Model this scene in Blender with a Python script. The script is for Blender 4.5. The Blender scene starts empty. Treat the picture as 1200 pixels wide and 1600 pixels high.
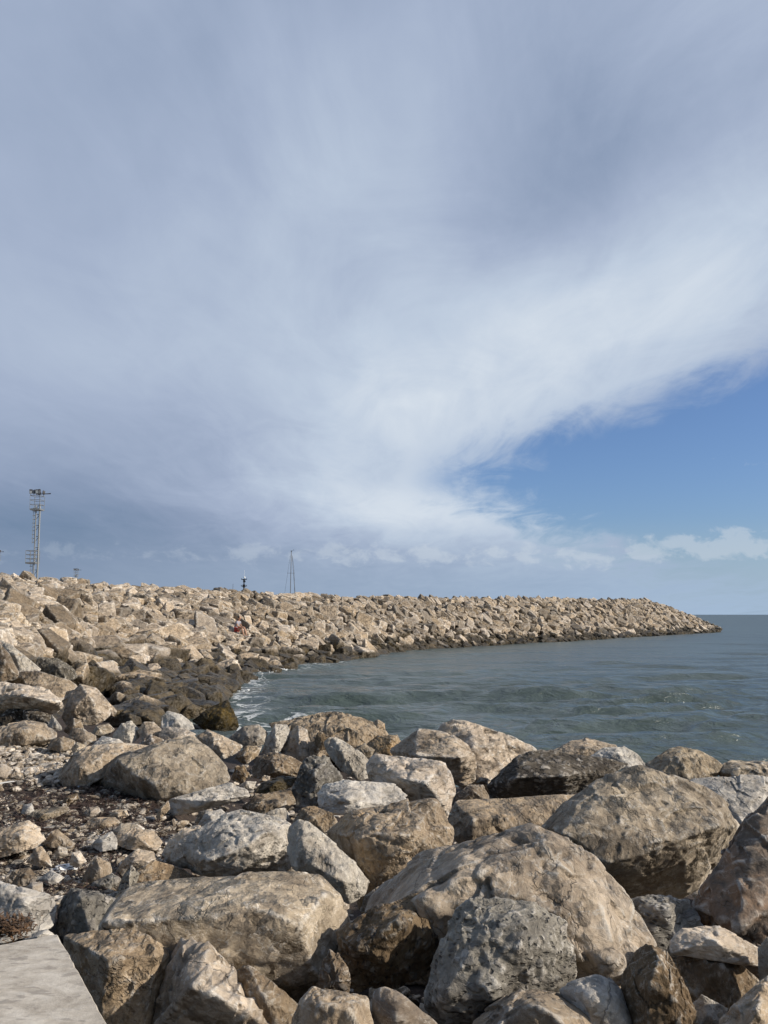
import bpy, bmesh, math, random
import numpy as np
from mathutils import Vector, Matrix

SC = bpy.context.scene
COL = SC.collection
rng = np.random.default_rng(7)
random.seed(7)

# ------------------------------------------------------------------ camera
EYE = 3.5
FPX = 1200.0                                   # focal length in photograph pixels
PITCH = math.atan(160 / 1200)
cp, sp = math.cos(PITCH), math.sin(PITCH)
cam = bpy.data.cameras.new('camera')
cam_o = bpy.data.objects.new('camera', cam)
COL.objects.link(cam_o)
cam_o.location = (0, 0, EYE)
cam_o.rotation_euler = (math.pi / 2 + PITCH, 0, 0)
cam.sensor_fit = 'VERTICAL'
cam.sensor_height = 36
cam.lens = 27
cam.clip_start = 0.1
cam.clip_end = 60000
SC.camera = cam_o

# ------------------------------------------------------------------ render / exposure
SC.view_settings.view_transform = 'Standard'
SC.view_settings.look = 'None'
SC.view_settings.exposure = 0.0
SC.view_settings.gamma = 1.0
SC.cycles.max_bounces = 5
SC.cycles.diffuse_bounces = 2
SC.cycles.glossy_bounces = 3
SC.cycles.use_adaptive_sampling = True
SC.cycles.adaptive_threshold = 0.015
SC.cycles.use_denoising = True
SC.cycles.denoiser = 'OPENIMAGEDENOISE'
SC.cycles.denoising_input_passes = 'RGB_ALBEDO_NORMAL'
SC.cycles.denoising_prefilter = 'ACCURATE'

# ------------------------------------------------------------------ sun
SUN = Vector((0.86, -0.24, 0.47)).normalized()
sl = bpy.data.lights.new('sun', 'SUN')
sl.energy = 5.0
sl.angle = math.radians(0.8)
sl.color = (1.0, 0.915, 0.795)
so = bpy.data.objects.new('sun', sl)
COL.objects.link(so)
so.rotation_euler = SUN.to_track_quat('Z', 'Y').to_euler()


# ------------------------------------------------------------------ small node helper
class NT:
    def __init__(s, tree):
        s.t = tree
        s.N = tree.nodes
        s.L = tree.links

    def node(s, kind, **kw):
        n = s.N.new(kind)
        for k, v in kw.items():
            setattr(n, k, v)
        return n

    def put(s, sock, v):
        if hasattr(v, 'is_linked') or isinstance(v, bpy.types.NodeSocket):
            s.L.new(v, sock)
        else:
            sock.default_value = v

    def m(s, op, a, b=None, c=None, clamp=False):
        n = s.node('ShaderNodeMath', operation=op)
        n.use_clamp = clamp
        s.put(n.inputs[0], a)
        if b is not None:
            s.put(n.inputs[1], b)
        if c is not None:
            s.put(n.inputs[2], c)
        return n.outputs[0]

    def vm(s, op, a, b=None):
        n = s.node('ShaderNodeVectorMath', operation=op)
        s.put(n.inputs[0], a)
        if b is not None:
            s.put(n.inputs[1], b)
        return n.outputs[0]

    def comb(s, x, y, z):
        n = s.node('ShaderNodeCombineXYZ')
        for i, v in enumerate((x, y, z)):
            s.put(n.inputs[i], v)
        return n.outputs[0]

    def sep(s, v):
        n = s.node('ShaderNodeSeparateXYZ')
        s.L.new(v, n.inputs[0])
        return n.outputs

    def noise(s, vec, scale, detail=4, rough=0.5, dist=0.0, out=0):
        n = s.node('ShaderNodeTexNoise')
        s.L.new(vec, n.inputs['Vector'])
        n.inputs['Scale'].default_value = scale
        n.inputs['Detail'].default_value = detail
        n.inputs['Roughness'].default_value = rough
        n.inputs['Distortion'].default_value = dist
        return n.outputs[out]

    def vor(s, vec, scale, feature='F1', out='Distance', rand=1.0):
        n = s.node('ShaderNodeTexVoronoi', feature=feature)
        s.L.new(vec, n.inputs['Vector'])
        n.inputs['Scale'].default_value = scale
        n.inputs['Randomness'].default_value = rand
        return n.outputs[out]

    def step(s, v, lo, hi, a=0.0, b=1.0, smooth=True):
        n = s.node('ShaderNodeMapRange')
        n.interpolation_type = 'SMOOTHSTEP' if smooth else 'LINEAR'
        n.clamp = True
        s.put(n.inputs['Value'], v)
        n.inputs['From Min'].default_value = lo
        n.inputs['From Max'].default_value = hi
        n.inputs['To Min'].default_value = a
        n.inputs['To Max'].default_value = b
        return n.outputs[0]

    def mix(s, f, a, b, blend='MIX'):
        n = s.node('ShaderNodeMix', data_type='RGBA', blend_type=blend)
        s.put(n.inputs[0], f)
        for i, v in ((6, a), (7, b)):
            if isinstance(v, tuple):
                v = (*v, 1.0)[:4]
            s.put(n.inputs[i], v)
        return n.outputs[2]

    def ramp(s, f, stops):
        n = s.node('ShaderNodeValToRGB')
        s.L.new(f, n.inputs[0])
        e = n.color_ramp.elements
        while len(e) < len(stops):
            e.new(0.5)
        for q, (p, c) in zip(e, stops):
            q.position = p
            q.color = (*c, 1.0)
        return n.outputs[0]


def pray(px, py):
    u, v = (px - 600) / FPX, (800 - py) / FPX
    return np.array((u, cp - v * sp, sp + v * cp))


def at(px, py, Y):
    d = pray(px, py)
    t = Y / d[1]
    return np.array((d[0] * t, Y, EYE + d[2] * t))


def tan_dn(py):
    d = pray(600, py)
    return -d[2] / d[1]


def plane_ab(px):
    k = min(max((px - 250) / 220, 0), 1)
    return 0.9 + 0.6 * k, -0.07 * k


def Yof(px, py):
    a, b = plane_ab(px)
    return (EYE - a) / (tan_dn(py) + b)


# ------------------------------------------------------------------ sky
W = bpy.data.worlds.new('World')
SC.world = W
W.use_nodes = True
nt = NT(W.node_tree)
for n in list(nt.N):
    nt.N.remove(n)
wo = nt.node('ShaderNodeOutputWorld')
bg = nt.node('ShaderNodeBackground')
BGS = 0.10
bg.inputs[1].default_value = BGS
nt.L.new(bg.outputs[0], wo.inputs[0])
sky = nt.node('ShaderNodeTexSky', sky_type='NISHITA')
sky.sun_disc = False
sky.sun_elevation = math.asin(SUN.z)
sky.sun_rotation = math.atan2(SUN.x, SUN.y)
sky.air_density = 1.0
sky.dust_density = 1.2
sky.ozone_density = 2.0
tc = nt.node('ShaderNodeTexCoord')
D = tc.outputs['Generated']
dx, dy, dz = nt.sep(D)
yy = nt.m('MAXIMUM', dy, 0.08)
U = nt.m('DIVIDE', dx, yy)                     # bearing, elevation as slopes from the seaward heading
V = nt.m('DIVIDE', dz, yy)
zz = nt.m('MAXIMUM', nt.m('ADD', dz, 0.10), 0.05)
Q = nt.comb(nt.m('DIVIDE', dx, zz), nt.m('DIVIDE', dy, zz), 0.0)   # a high cloud sheet seen in perspective
Qs = nt.vm('MULTIPLY', Q, (1.0, 0.33, 1.0))
UV = nt.comb(U, V, 0.0)


def uv(px, py):
    d = pray(px, py)
    return d[0] / d[1], d[2] / d[1]


wisp = nt.noise(Qs, 1.5, 7, 0.55, 0.6)          # long streaks
wispc = nt.m('MULTIPLY', nt.m('SUBTRACT', wisp, 0.5), nt.step(U, -0.55, 0.15, 0.45, 1.0))
fine = nt.noise(Qs, 5.0, 6, 0.6, 0.8)
finec = nt.m('MULTIPLY', nt.m('SUBTRACT', fine, 0.5), nt.step(U, -0.55, 0.15, 0.5, 1.0))
soft = nt.noise(UV, 2.6, 4, 0.5, 0.4)
softc = nt.m('SUBTRACT', soft, 0.5)
mott = nt.m('SUBTRACT', nt.noise(nt.vm('MULTIPLY', Q, (1.0, 0.62, 1.0)), 2.6, 9, 0.62, 1.2), 0.5)
mott = nt.m('MULTIPLY', mott, nt.step(U, -0.55, 0.10, 0.35, 1.0))


def half(p, q, inside):
    """signed slope distance from the line p-q, positive on the side of `inside`"""
    (x1, y1), (x2, y2), (xi, yi) = uv(*p), uv(*q), uv(*inside)
    nx, ny = -(y2 - y1), x2 - x1
    l = math.hypot(nx, ny)
    nx, ny = nx / l, ny / l
    c = -(nx * x1 + ny * y1)
    if nx * xi + ny * yi + c < 0:
        nx, ny, c = -nx, -ny, -c
    return nt.m('ADD', nt.m('MULTIPLY_ADD', U, nx, nt.m('MULTIPLY', V, ny)), c)


def blob(px, py, sx, sy, rot=0.0):
    """soft oval patch of cloud: centre and radii in degrees-like slopes"""
    x0, y0 = uv(px, py)
    c, s_ = math.cos(rot), math.sin(rot)
    a = nt.m('SUBTRACT', U, x0)
    b = nt.m('SUBTRACT', V, y0)
    p = nt.m('MULTIPLY_ADD', a, c / sx, nt.m('MULTIPLY', b, s_ / sx))
    q = nt.m('MULTIPLY_ADD', a, -s_ / sy, nt.m('MULTIPLY', b, c / sy))
    r2 = nt.m('MULTIPLY_ADD', p, p, nt.m('MULTIPLY', q, q))
    return nt.m('EXPONENT', nt.m('MULTIPLY', r2, -1.0))


h1 = half((600, 765), (1200, 535), (1100, 680))
h2 = half((600, 745), (900, 845), (1000, 760))
edge = nt.m('MINIMUM', h1, h2)
edge = nt.m('ADD', edge, nt.m('MULTIPLY_ADD', wispc, 0.09, nt.m('MULTIPLY_ADD', mott, 0.12, nt.m('MULTIPLY', finec, 0.07))))
clear = nt.m('MULTIPLY', nt.step(edge, -0.040, 0.036), nt.step(U, uv(590, 750)[0], uv(760, 750)[0]))            # 1 where the sky is open blue
dens = nt.m('MULTIPLY', nt.m('SUBTRACT', 1.0, clear), nt.step(dy, -0.25, 0.20))   # the sheet ends overhead; unseen sun side behind kept clear to lower ambient light

# brightness of the cloud sheet
br = nt.m('MULTIPLY_ADD', wispc, 0.42, 0.51)
br = nt.m('MULTIPLY_ADD', softc, 0.30, br)
br = nt.m('MULTIPLY_ADD', finec, 0.22, br)
br = nt.m('MULTIPLY_ADD', mott, 0.34, br)
for (px, py, sx, sy, rot, amp) in (
        (760, 560, 0.34, 0.13, 0.45, 0.34),
        (700, 800, 0.24, 0.045, 0.0, 0.46),
        (1080, 430, 0.20, 0.10, 0.5, 0.20),
        (470, 330, 0.28, 0.20, 0.6, 0.12),
        (890, 260, 0.13, 0.24, -0.6, -0.20),
        (140, 60, 0.35, 0.22, 0.0, -0.10),
        (60, 690, 0.34, 0.10, 0.0, -0.16),
        (120, 830, 0.42, 0.070, 0.0, -0.44),
        (330, 560, 0.30, 0.07, 0.15, 0.08),
        (1100, 60, 0.2, 0.2, 0.0, 0.02)):
    br = nt.m('MULTIPLY_ADD', blob(px, py, sx, sy, rot), amp, br)
br = nt.m('MULTIPLY_ADD', nt.step(edge, -0.20, -0.02), 0.12, br)       # thin sunlit rim
cloud = nt.ramp(br, [(0.0, (0.158, 0.236, 0.360)), (0.25, (0.255, 0.326, 0.466)), (0.5, (0.378, 0.452, 0.600)),
                     (0.75, (0.520, 0.605, 0.730)), (1.0, (0.660, 0.730, 0.815))])
cloud = nt.mix(1.0, cloud, (1 / BGS, 1 / BGS, 1 / BGS), 'MULTIPLY')
open_sky = nt.mix(1.0, sky.outputs[0], (0.80, 0.96, 1.26), 'MULTIPLY')
open_sky = nt.mix(nt.step(dy, -0.3, 0.1), sky.outputs[0], open_sky)
skyc = nt.mix(dens, open_sky, cloud)

# bank of low haze and small cumulus along the horizon
low = nt.step(V, uv(0, 800)[1], uv(0, 935)[1])
lowc = nt.ramp(nt.m('MULTIPLY_ADD', U, 0.9, 0.5), [(0.0, (0.185, 0.255, 0.365)), (0.5, (0.310, 0.405, 0.540)),
                                                  (1.0, (0.370, 0.505, 0.670))])
lowc = nt.mix(1.0, lowc, (1 / BGS, 1 / BGS, 1 / BGS), 'MULTIPLY')
skyc = nt.mix(nt.m('MULTIPLY', low, 0.80), skyc, lowc)
cum = nt.noise(nt.vm('MULTIPLY', UV, (1.0, 1.6, 1.0)), 25.0, 8, 0.62, 0.3)
band = nt.m('MULTIPLY', blob(760, 866, 1.2, 0.022), 0.95)
right = nt.m('MULTIPLY', blob(1150, 852, 0.17, 0.030), 1.22)
small = nt.m('MULTIPLY', blob(1175, 725, 0.07, 0.013), 0.72)
bandall = nt.m('MAXIMUM', nt.m('MAXIMUM', band, right), small)
cm = nt.step(nt.m('MULTIPLY_ADD', bandall, 0.34, nt.m('SUBTRACT', cum, 0.30)), 0.42, 0.60)
cm = nt.m('MULTIPLY', cm, nt.m('MULTIPLY_ADD', nt.step(U, -0.40, 0.10), 0.34, 0.16))
skyc = nt.mix(cm, skyc, (0.58 / BGS, 0.65 / BGS, 0.73 / BGS))
nt.L.new(skyc, bg.inputs[0])
W.cycles.sampling_method = 'MANUAL'
W.cycles.sample_map_resolution = 512


# ------------------------------------------------------------------ materials
def new_mat(name):
    m = bpy.data.materials.new(name)
    m.use_nodes = True
    t = NT(m.node_tree)
    b = next(n for n in t.N if n.type == 'BSDF_PRINCIPLED')
    return m, t, b


def flat_mat(name, col, rough=0.6, metal=0.0, vary=0.12, scale=9.0):
    m, t, b = new_mat(name)
    c = t.node('ShaderNodeTexCoord').outputs['Object']
    n = t.noise(c, scale, 6, 0.6)
    dk = tuple(x * (1 - vary) for x in col)
    lt = tuple(min(1, x * (1 + vary)) for x in col)
    t.L.new(t.ramp(n, [(0.3, dk), (0.7, lt)]), b.inputs['Base Color'])
    b.inputs['Roughness'].default_value = rough
    b.inputs['Metallic'].default_value = metal
    return m


def rock_mat(name, c, white=0.35, ochre=0.15, veins=0.5, pits=0.0, grain=1.0, ochre_col=(0.36, 0.23, 0.115),
             white_col=(0.58, 0.545, 0.49), soot=0.25, soot_col=(0.10, 0.09, 0.08), wet=0.0, bump=1.0, tintvar=0.24, mottle=1.0, cracks=0.45):
    """c: four stops from dark to light of the stone itself"""
    m, t, b = new_mat(name)
    oi = t.node('ShaderNodeObjectInfo')
    at_ = t.node('ShaderNodeAttribute', attribute_name='tint')
    rnd = t.m('FRACT', t.m('ADD', oi.outputs['Random'], at_.outputs['Fac']))
    rnd2 = t.m('FRACT', t.m('MULTIPLY', rnd, 7.31))
    rnd3 = t.m('FRACT', t.m('MULTIPLY', rnd, 13.7))
    P0 = t.node('ShaderNodeTexCoord').outputs['Object']
    P = t.vm('ADD', P0, t.comb(t.m('MULTIPLY', rnd, 53.0), t.m('MULTIPLY', rnd2, 31.0), t.m('MULTIPLY', rnd3, 17.0)))
    sv = t.m('MULTIPLY_ADD', rnd2, 0.9, 0.6)
    P = t.vm('MULTIPLY', P, t.comb(sv, sv, t.m('MULTIPLY_ADD', rnd3, 0.8, 0.7)))
    big = t.noise(P, 1.5, 5, 0.6, 0.3)
    mid = t.noise(P, 6.5, 9, 0.68, 0.4)
    fin = t.noise(P, 38.0, 5, 0.7)
    mix0 = t.m('MULTIPLY_ADD', t.m('SUBTRACT', mid, 0.5), 0.95 * mottle, t.m('MULTIPLY_ADD', t.m('SUBTRACT', big, 0.5), 1.3 * mottle, 0.5))
    mix0 = t.m('MULTIPLY_ADD', t.m('SUBTRACT', fin, 0.5), 0.30, mix0)
    col = t.ramp(mix0, [(0.12, c[0]), (0.40, c[1]), (0.62, c[2]), (0.90, c[3])])
    if ochre > 0:
        om = t.step(t.m('MULTIPLY_ADD', mid, 0.45, t.m('MULTIPLY', big, 0.55)), 0.66 - 0.28 * ochre, 0.78 - 0.22 * ochre)
        om = t.m('MULTIPLY', om, t.m('MULTIPLY_ADD', rnd2, 0.6, 0.35) if ochre < 0.7 else 0.72)
        col = t.mix(om, col, ochre_col)
    if soot > 0:
        P2 = t.vm('ADD', P, (9.1, 3.3, 4.7))
        dm = t.step(t.noise(P2, 2.6, 8, 0.7, 0.5), 0.64 - 0.22 * soot, 0.80 - 0.2 * soot)
        col = t.mix(t.m('MULTIPLY', dm, 0.65), col, soot_col)
    if white > 0:
        P3 = t.vm('ADD', P, (2.1, 7.3, 1.7))
        wm = t.step(t.noise(P3, 4.2, 10, 0.72, 0.6), 0.68 - 0.20 * white, 0.80 - 0.17 * white)
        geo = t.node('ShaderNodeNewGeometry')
        edge_ = t.step(geo.outputs['Pointiness'], 0.504, 0.54)  # convex edges whitened: wear, plus edge highlights painted into the colour
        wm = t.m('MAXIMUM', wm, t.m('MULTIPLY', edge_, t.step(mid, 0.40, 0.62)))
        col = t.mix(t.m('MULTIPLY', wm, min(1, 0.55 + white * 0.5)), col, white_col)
    if veins > 0:
        P4 = t.vm('MULTIPLY', t.vm('ADD', P, (4.1, 1.3, 8.7)), (1.0, 1.0, 1.6))
        v = t.m('ABSOLUTE', t.m('SUBTRACT', t.noise(P4, 3.0, 7, 0.65, 1.2), 0.5))
        vm_ = t.m('MULTIPLY', t.step(v, 0.016, 0.0), t.step(mid, 0.40, 0.55))
        col = t.mix(t.m('MULTIPLY', vm_, veins), col, white_col)
    hs = t.node('ShaderNodeHueSaturation')
    t.L.new(col, hs.inputs['Color'])
    t.L.new(t.m('MULTIPLY_ADD', t.m('SUBTRACT', rnd3, 0.5), 2 * tintvar, 1.0), hs.inputs['Value'])
    t.L.new(t.m('MULTIPLY_ADD', rnd2, 0.45, 0.90), hs.inputs['Saturation'])
    col = hs.outputs[0]
    # height for the bump
    hgt = t.m('MULTIPLY_ADD', mid, 0.055, t.m('MULTIPLY', fin, 0.007))
    Pw = t.vm('ADD', P, t.vm('MULTIPLY', t.noise(P, 6.0, 3, 0.6, out=1), (0.12, 0.12, 0.12)))
    for sc_, kk in ((5.0, 0.55), (15.0, 0.50)):      # small broken planes, each tilted its own way
        v_ = t.node('ShaderNodeTexVoronoi', feature='F1')
        t.L.new(Pw, v_.inputs['Vector'])
        v_.inputs['Scale'].default_value = sc_
        g_ = t.vm('MULTIPLY', t.vm('SUBTRACT', v_.outputs['Color'], (0.5, 0.5, 0.5)), (2.0, 2.0, 2.0))
        e_ = t.vm('SUBTRACT', Pw, v_.outputs['Position'])
        dn = t.node('ShaderNodeVectorMath', operation='DOT_PRODUCT')
        t.L.new(g_, dn.inputs[0])
        t.L.new(e_, dn.inputs[1])
        hgt = t.m('MULTIPLY_ADD', dn.outputs['Value'], kk * grain, hgt)
        cellv = t.m('MULTIPLY_ADD', t.sep(v_.outputs['Color'])[1], 0.26 * min(1.0, grain + 0.2), 0.87)
        col = t.mix(1.0, col, t.comb(cellv, cellv, cellv), 'MULTIPLY')
    if cracks > 0 and pits < 0.5:
        Pc = t.vm('ADD', P, t.vm('MULTIPLY', t.noise(P, 3.0, 4, 0.6, out=1), (0.45, 0.45, 0.45)))
        ce = t.vor(Pc, 2.1, 'DISTANCE_TO_EDGE')
        ckm = t.m('MULTIPLY', t.step(ce, 0.016, 0.004), t.step(t.noise(P, 1.9, 3, 0.5), 0.46, 0.56))
        col = t.mix(t.m('MULTIPLY', ckm, 0.8 * cracks), col, (0.055, 0.046, 0.036))
        hgt = t.m('MULTIPLY_ADD', ckm, -0.03 * cracks, hgt)
    rough = 0.88
    if pits > 0:
        wob = t.vm('ADD', P, t.vm('MULTIPLY', t.noise(P, 9.0, 3, 0.6, out=1), (0.09, 0.09, 0.09)))
        pd = t.vor(wob, 21.0, 'F1')
        pm = t.m('MULTIPLY', t.step(pd, 0.40, 0.16), t.step(t.noise(P, 10.0, 3, 0.6), 0.44, 0.58))
        pc = t.vor(wob, 11.0, 'F1', 'Color')
        peb = t.sep(pc)
        pbm = t.step(t.vor(wob, 11.0, 'F1'), 0.42, 0.30)
        pebcol = t.ramp(peb[0], [(0.0, (0.10, 0.10, 0.10)), (0.45, (0.22, 0.20, 0.18)), (0.8, (0.36, 0.32, 0.27)), (1.0, (0.55, 0.51, 0.46))])
        col = t.mix(t.m('MULTIPLY', pbm, t.m('MULTIPLY', t.step(peb[1], 0.35, 0.5), 0.6 * pits)), col, pebcol)
        col = t.mix(t.m('MULTIPLY', pm, 0.75 * pits), col, (0.045, 0.042, 0.04))
        hgt = t.m('MULTIPLY_ADD', pm, -0.030 * pits, hgt)
        hgt = t.m('MULTIPLY_ADD', pbm, 0.014 * pits, hgt)
    if wet > 0:
        pos = t.node('ShaderNodeNewGeometry').outputs['Position']
        pz = t.sep(pos)[2]
        wn = t.noise(pos, 0.55, 4, 0.6)
        wl = t.m('ADD', pz, t.m('MULTIPLY_ADD', wn, -1.9, t.m('MULTIPLY_ADD', rnd3, 1.1, 0.45)))
        py_ = t.sep(pos)[1]
        wl = t.m('SUBTRACT', wl, t.m('MULTIPLY', t.step(py_, 52.0, 38.0), 0.45))
        wm = t.step(wl, 1.35 * wet, 0.85 * wet)
        alg = t.ramp(t.noise(pos, 1.1, 6, 0.65), [(0.32, (0.016, 0.014, 0.011)), (0.52, (0.052, 0.041, 0.024)),
                                                 (0.68, (0.130, 0.094, 0.045))])
        col = t.mix(t.m('MULTIPLY', wm, 0.93), col, alg)
        rg = t.m('MULTIPLY_ADD', wm, -0.50, 0.88)
        t.L.new(rg, b.inputs['Roughness'])
    else:
        b.inputs['Roughness'].default_value = rough
    bp = t.node('ShaderNodeBump')
    bp.inputs['Strength'].default_value = 0.9
    bp.inputs['Distance'].default_value = bump
    t.L.new(hgt, bp.inputs['Height'])
    t.L.new(bp.outputs[0], b.inputs['Normal'])
    t.L.new(col, b.inputs['Base Color'])
    b.inputs['Specular IOR Level'].default_value = 0.25
    return m


CREAM = ((0.192, 0.152, 0.113), (0.354, 0.288, 0.219), (0.48, 0.398, 0.309), (0.614, 0.522, 0.417))
GREY = ((0.151, 0.125, 0.097), (0.279, 0.235, 0.183), (0.391, 0.334, 0.262), (0.537, 0.464, 0.372))
TAN = ((0.141, 0.107, 0.072), (0.271, 0.212, 0.152), (0.367, 0.296, 0.216), (0.469, 0.39, 0.298))
WHITE = ((0.236, 0.208, 0.173), (0.402, 0.367, 0.32), (0.502, 0.468, 0.414), (0.623, 0.59, 0.533))
CONG = ((0.066, 0.059, 0.049), (0.161, 0.146, 0.123), (0.261, 0.239, 0.2), (0.389, 0.355, 0.301))
DARK = ((0.018, 0.015, 0.012), (0.054, 0.044, 0.033), (0.105, 0.086, 0.063), (0.19, 0.16, 0.123))
BROWN = ((0.087, 0.066, 0.045), (0.188, 0.143, 0.101), (0.27, 0.213, 0.153), (0.381, 0.313, 0.236))
MAT = {
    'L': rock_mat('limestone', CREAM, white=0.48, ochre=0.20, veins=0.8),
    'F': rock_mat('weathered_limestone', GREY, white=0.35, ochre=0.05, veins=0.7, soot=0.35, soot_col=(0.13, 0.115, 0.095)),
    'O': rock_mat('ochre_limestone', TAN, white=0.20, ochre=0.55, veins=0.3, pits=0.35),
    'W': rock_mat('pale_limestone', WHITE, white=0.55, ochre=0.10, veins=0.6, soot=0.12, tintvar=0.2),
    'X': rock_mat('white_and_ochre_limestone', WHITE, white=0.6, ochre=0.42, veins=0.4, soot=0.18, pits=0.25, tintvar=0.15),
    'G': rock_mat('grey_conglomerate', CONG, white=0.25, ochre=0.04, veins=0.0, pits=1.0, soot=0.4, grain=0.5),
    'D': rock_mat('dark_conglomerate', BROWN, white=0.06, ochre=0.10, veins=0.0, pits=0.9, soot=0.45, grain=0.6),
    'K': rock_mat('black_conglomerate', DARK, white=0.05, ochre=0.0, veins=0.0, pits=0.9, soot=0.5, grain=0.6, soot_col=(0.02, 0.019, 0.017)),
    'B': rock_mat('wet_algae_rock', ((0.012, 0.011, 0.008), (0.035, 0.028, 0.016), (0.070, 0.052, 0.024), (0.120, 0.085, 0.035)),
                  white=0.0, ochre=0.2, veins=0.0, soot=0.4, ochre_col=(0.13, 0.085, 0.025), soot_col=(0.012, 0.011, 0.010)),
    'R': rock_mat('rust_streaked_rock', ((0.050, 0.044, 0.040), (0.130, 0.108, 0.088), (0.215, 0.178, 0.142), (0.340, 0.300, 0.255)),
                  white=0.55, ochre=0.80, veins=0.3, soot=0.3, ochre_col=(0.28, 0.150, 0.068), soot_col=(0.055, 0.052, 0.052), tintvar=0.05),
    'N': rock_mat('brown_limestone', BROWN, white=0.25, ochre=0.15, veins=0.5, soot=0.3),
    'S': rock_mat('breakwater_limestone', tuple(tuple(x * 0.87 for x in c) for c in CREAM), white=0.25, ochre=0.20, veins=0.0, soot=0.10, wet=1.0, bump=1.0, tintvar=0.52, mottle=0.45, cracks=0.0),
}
MAT['B'].node_tree.nodes['Principled BSDF'].inputs['Roughness'].default_value = 0.42


# ------------------------------------------------------------------ numpy noise
def h3(i, j, k, s):
    with np.errstate(over='ignore'):
        x = (i.astype(np.int64) * 374761393 + j.astype(np.int64) * 668265263 + k.astype(np.int64) * 2147483647 + s * 1274126177) & 0xFFFFFFFF
        x = ((x ^ (x >> 13)) * 1274126177) & 0xFFFFFFFF
        x = ((x ^ (x >> 16)) * 2246822519) & 0xFFFFFFFF
        x = x ^ (x >> 15)
    return (x & 0xFFFFFF) / float(0x1000000)


def vnoise(p, seed):
    f = np.floor(p)
    i = f.astype(np.int64)
    w = p - f
    w = w * w * w * (w * (w * 6 - 15) + 10)
    r = 0
    for a in (0, 1):
        wa = w[:, 0] if a else 1 - w[:, 0]
        for b in (0, 1):
            wb = w[:, 1] if b else 1 - w[:, 1]
            for c in (0, 1):
                wc = w[:, 2] if c else 1 - w[:, 2]
                r = r + wa * wb * wc * h3(i[:, 0] + a, i[:, 1] + b, i[:, 2] + c, seed)
    return r * 2 - 1


def fbm(p, seed, octv=5, gain=0.5):
    r, a = 0, 1.0
    for o in range(octv):
        r = r + a * vnoise(p * (2.03 ** o) + o * 17.3, seed + o * 31)
        a *= gain
    return r


def facet(p, seed, tilt=1.0, off=0.6, blend=0.12):
    """every cell of a jittered lattice carries its own tilted plane: broken, chiselled stone"""
    i = np.floor(p).astype(np.int64)
    n = len(p)
    d1 = np.full(n, 9.0)
    d2 = np.full(n, 9.0)
    v1 = np.zeros(n)
    v2 = np.zeros(n)
    for a in (-1, 0, 1):
        for b in (-1, 0, 1):
            for c in (-1, 0, 1):
                I, J, K = i[:, 0] + a, i[:, 1] + b, i[:, 2] + c
                h = (h3(I, J, K, seed) * 16777216).astype(np.int64)
                u_ = [(((h * m_ + 12345) & 0xFFFFFF) >> 4) / 1048576.0 for m_ in (1, 1103515, 69069, 134775, 214013, 16807, 48271)]
                ex, ey, ez = p[:, 0] - I - u_[0], p[:, 1] - J - u_[1], p[:, 2] - K - u_[2]
                d = np.sqrt(ex * ex + ey * ey + ez * ez)
                v = (ex * (u_[3] * 2 - 1) + ey * (u_[4] * 2 - 1) + ez * (u_[5] * 2 - 1)) * tilt + (u_[6] * 2 - 1) * off
                near = d < d1
                nd2 = np.where(near, d1, np.minimum(d, d2))
                v2 = np.where(near, v1, np.where(d < d2, v, v2))
                v1 = np.where(near, v, v1)
                d1 = np.minimum(d, d1)
                d2 = nd2
    w = np.clip((d2 - d1) / blend, 0, 1)
    w = 0.5 + 0.5 * w * w * (3 - 2 * w)
    return v1 * w + v2 * (1 - w)


_ico = {}


def ico(level):
    if level not in _ico:
        bm = bmesh.new()
        bmesh.ops.create_icosphere(bm, subdivisions=level, radius=1.0)
        bm.verts.ensure_lookup_table()
        V_ = np.array([v.co[:] for v in bm.verts])
        F_ = np.array([[v.index for v in f.verts] for f in bm.faces], dtype=np.int32)
        bm.free()
        V_ /= np.linalg.norm(V_, axis=1)[:, None]
        _ico[level] = (V_, F_)
    return _ico[level]


def make_mesh(name, V_, F_, mat, smooth=True, tint=None):
    me = bpy.data.meshes.new(name)
    nf, k = F_.shape
    me.vertices.add(len(V_))
    me.vertices.foreach_set('co', np.ascontiguousarray(V_, dtype=np.float32).ravel())
    me.loops.add(nf * k)
    me.loops.foreach_set('vertex_index', np.ascontiguousarray(F_, dtype=np.int32).ravel())
    me.polygons.add(nf)
    me.polygons.foreach_set('loop_start', np.arange(0, nf * k, k, dtype=np.int32))
    me.polygons.foreach_set('use_smooth', np.full(nf, smooth, dtype=bool))
    if tint is not None:
        a = me.attributes.new('tint', 'FLOAT', 'POINT')
        a.data.foreach_set('value', np.ascontiguousarray(tint, dtype=np.float32))
    me.update(calc_edges=True)
    me.materials.append(mat)
    return me


def hull_planes(pts):
    bm = bmesh.new()
    for p in pts:
        bm.verts.new(p)
    r = bmesh.ops.convex_hull(bm, input=list(bm.verts))
    bm.normal_update()
    c = np.mean([v.co[:] for v in bm.verts if v.link_faces], axis=0)
    out = []
    for f in bm.faces:
        if f.calc_area() < 1e-7:
            continue
        n = np.array(f.normal[:])
        h = float(np.dot(n, np.array(f.verts[0].co[:]) - c))
        if h < 0:
            n, h = -n, -h
        if any(np.dot(n, m) > 0.985 and abs(h - g) < 0.06 for m, g in out):
            continue
        out.append((n, max(h, 0.05)))
    bm.free()
    return c, out


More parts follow.
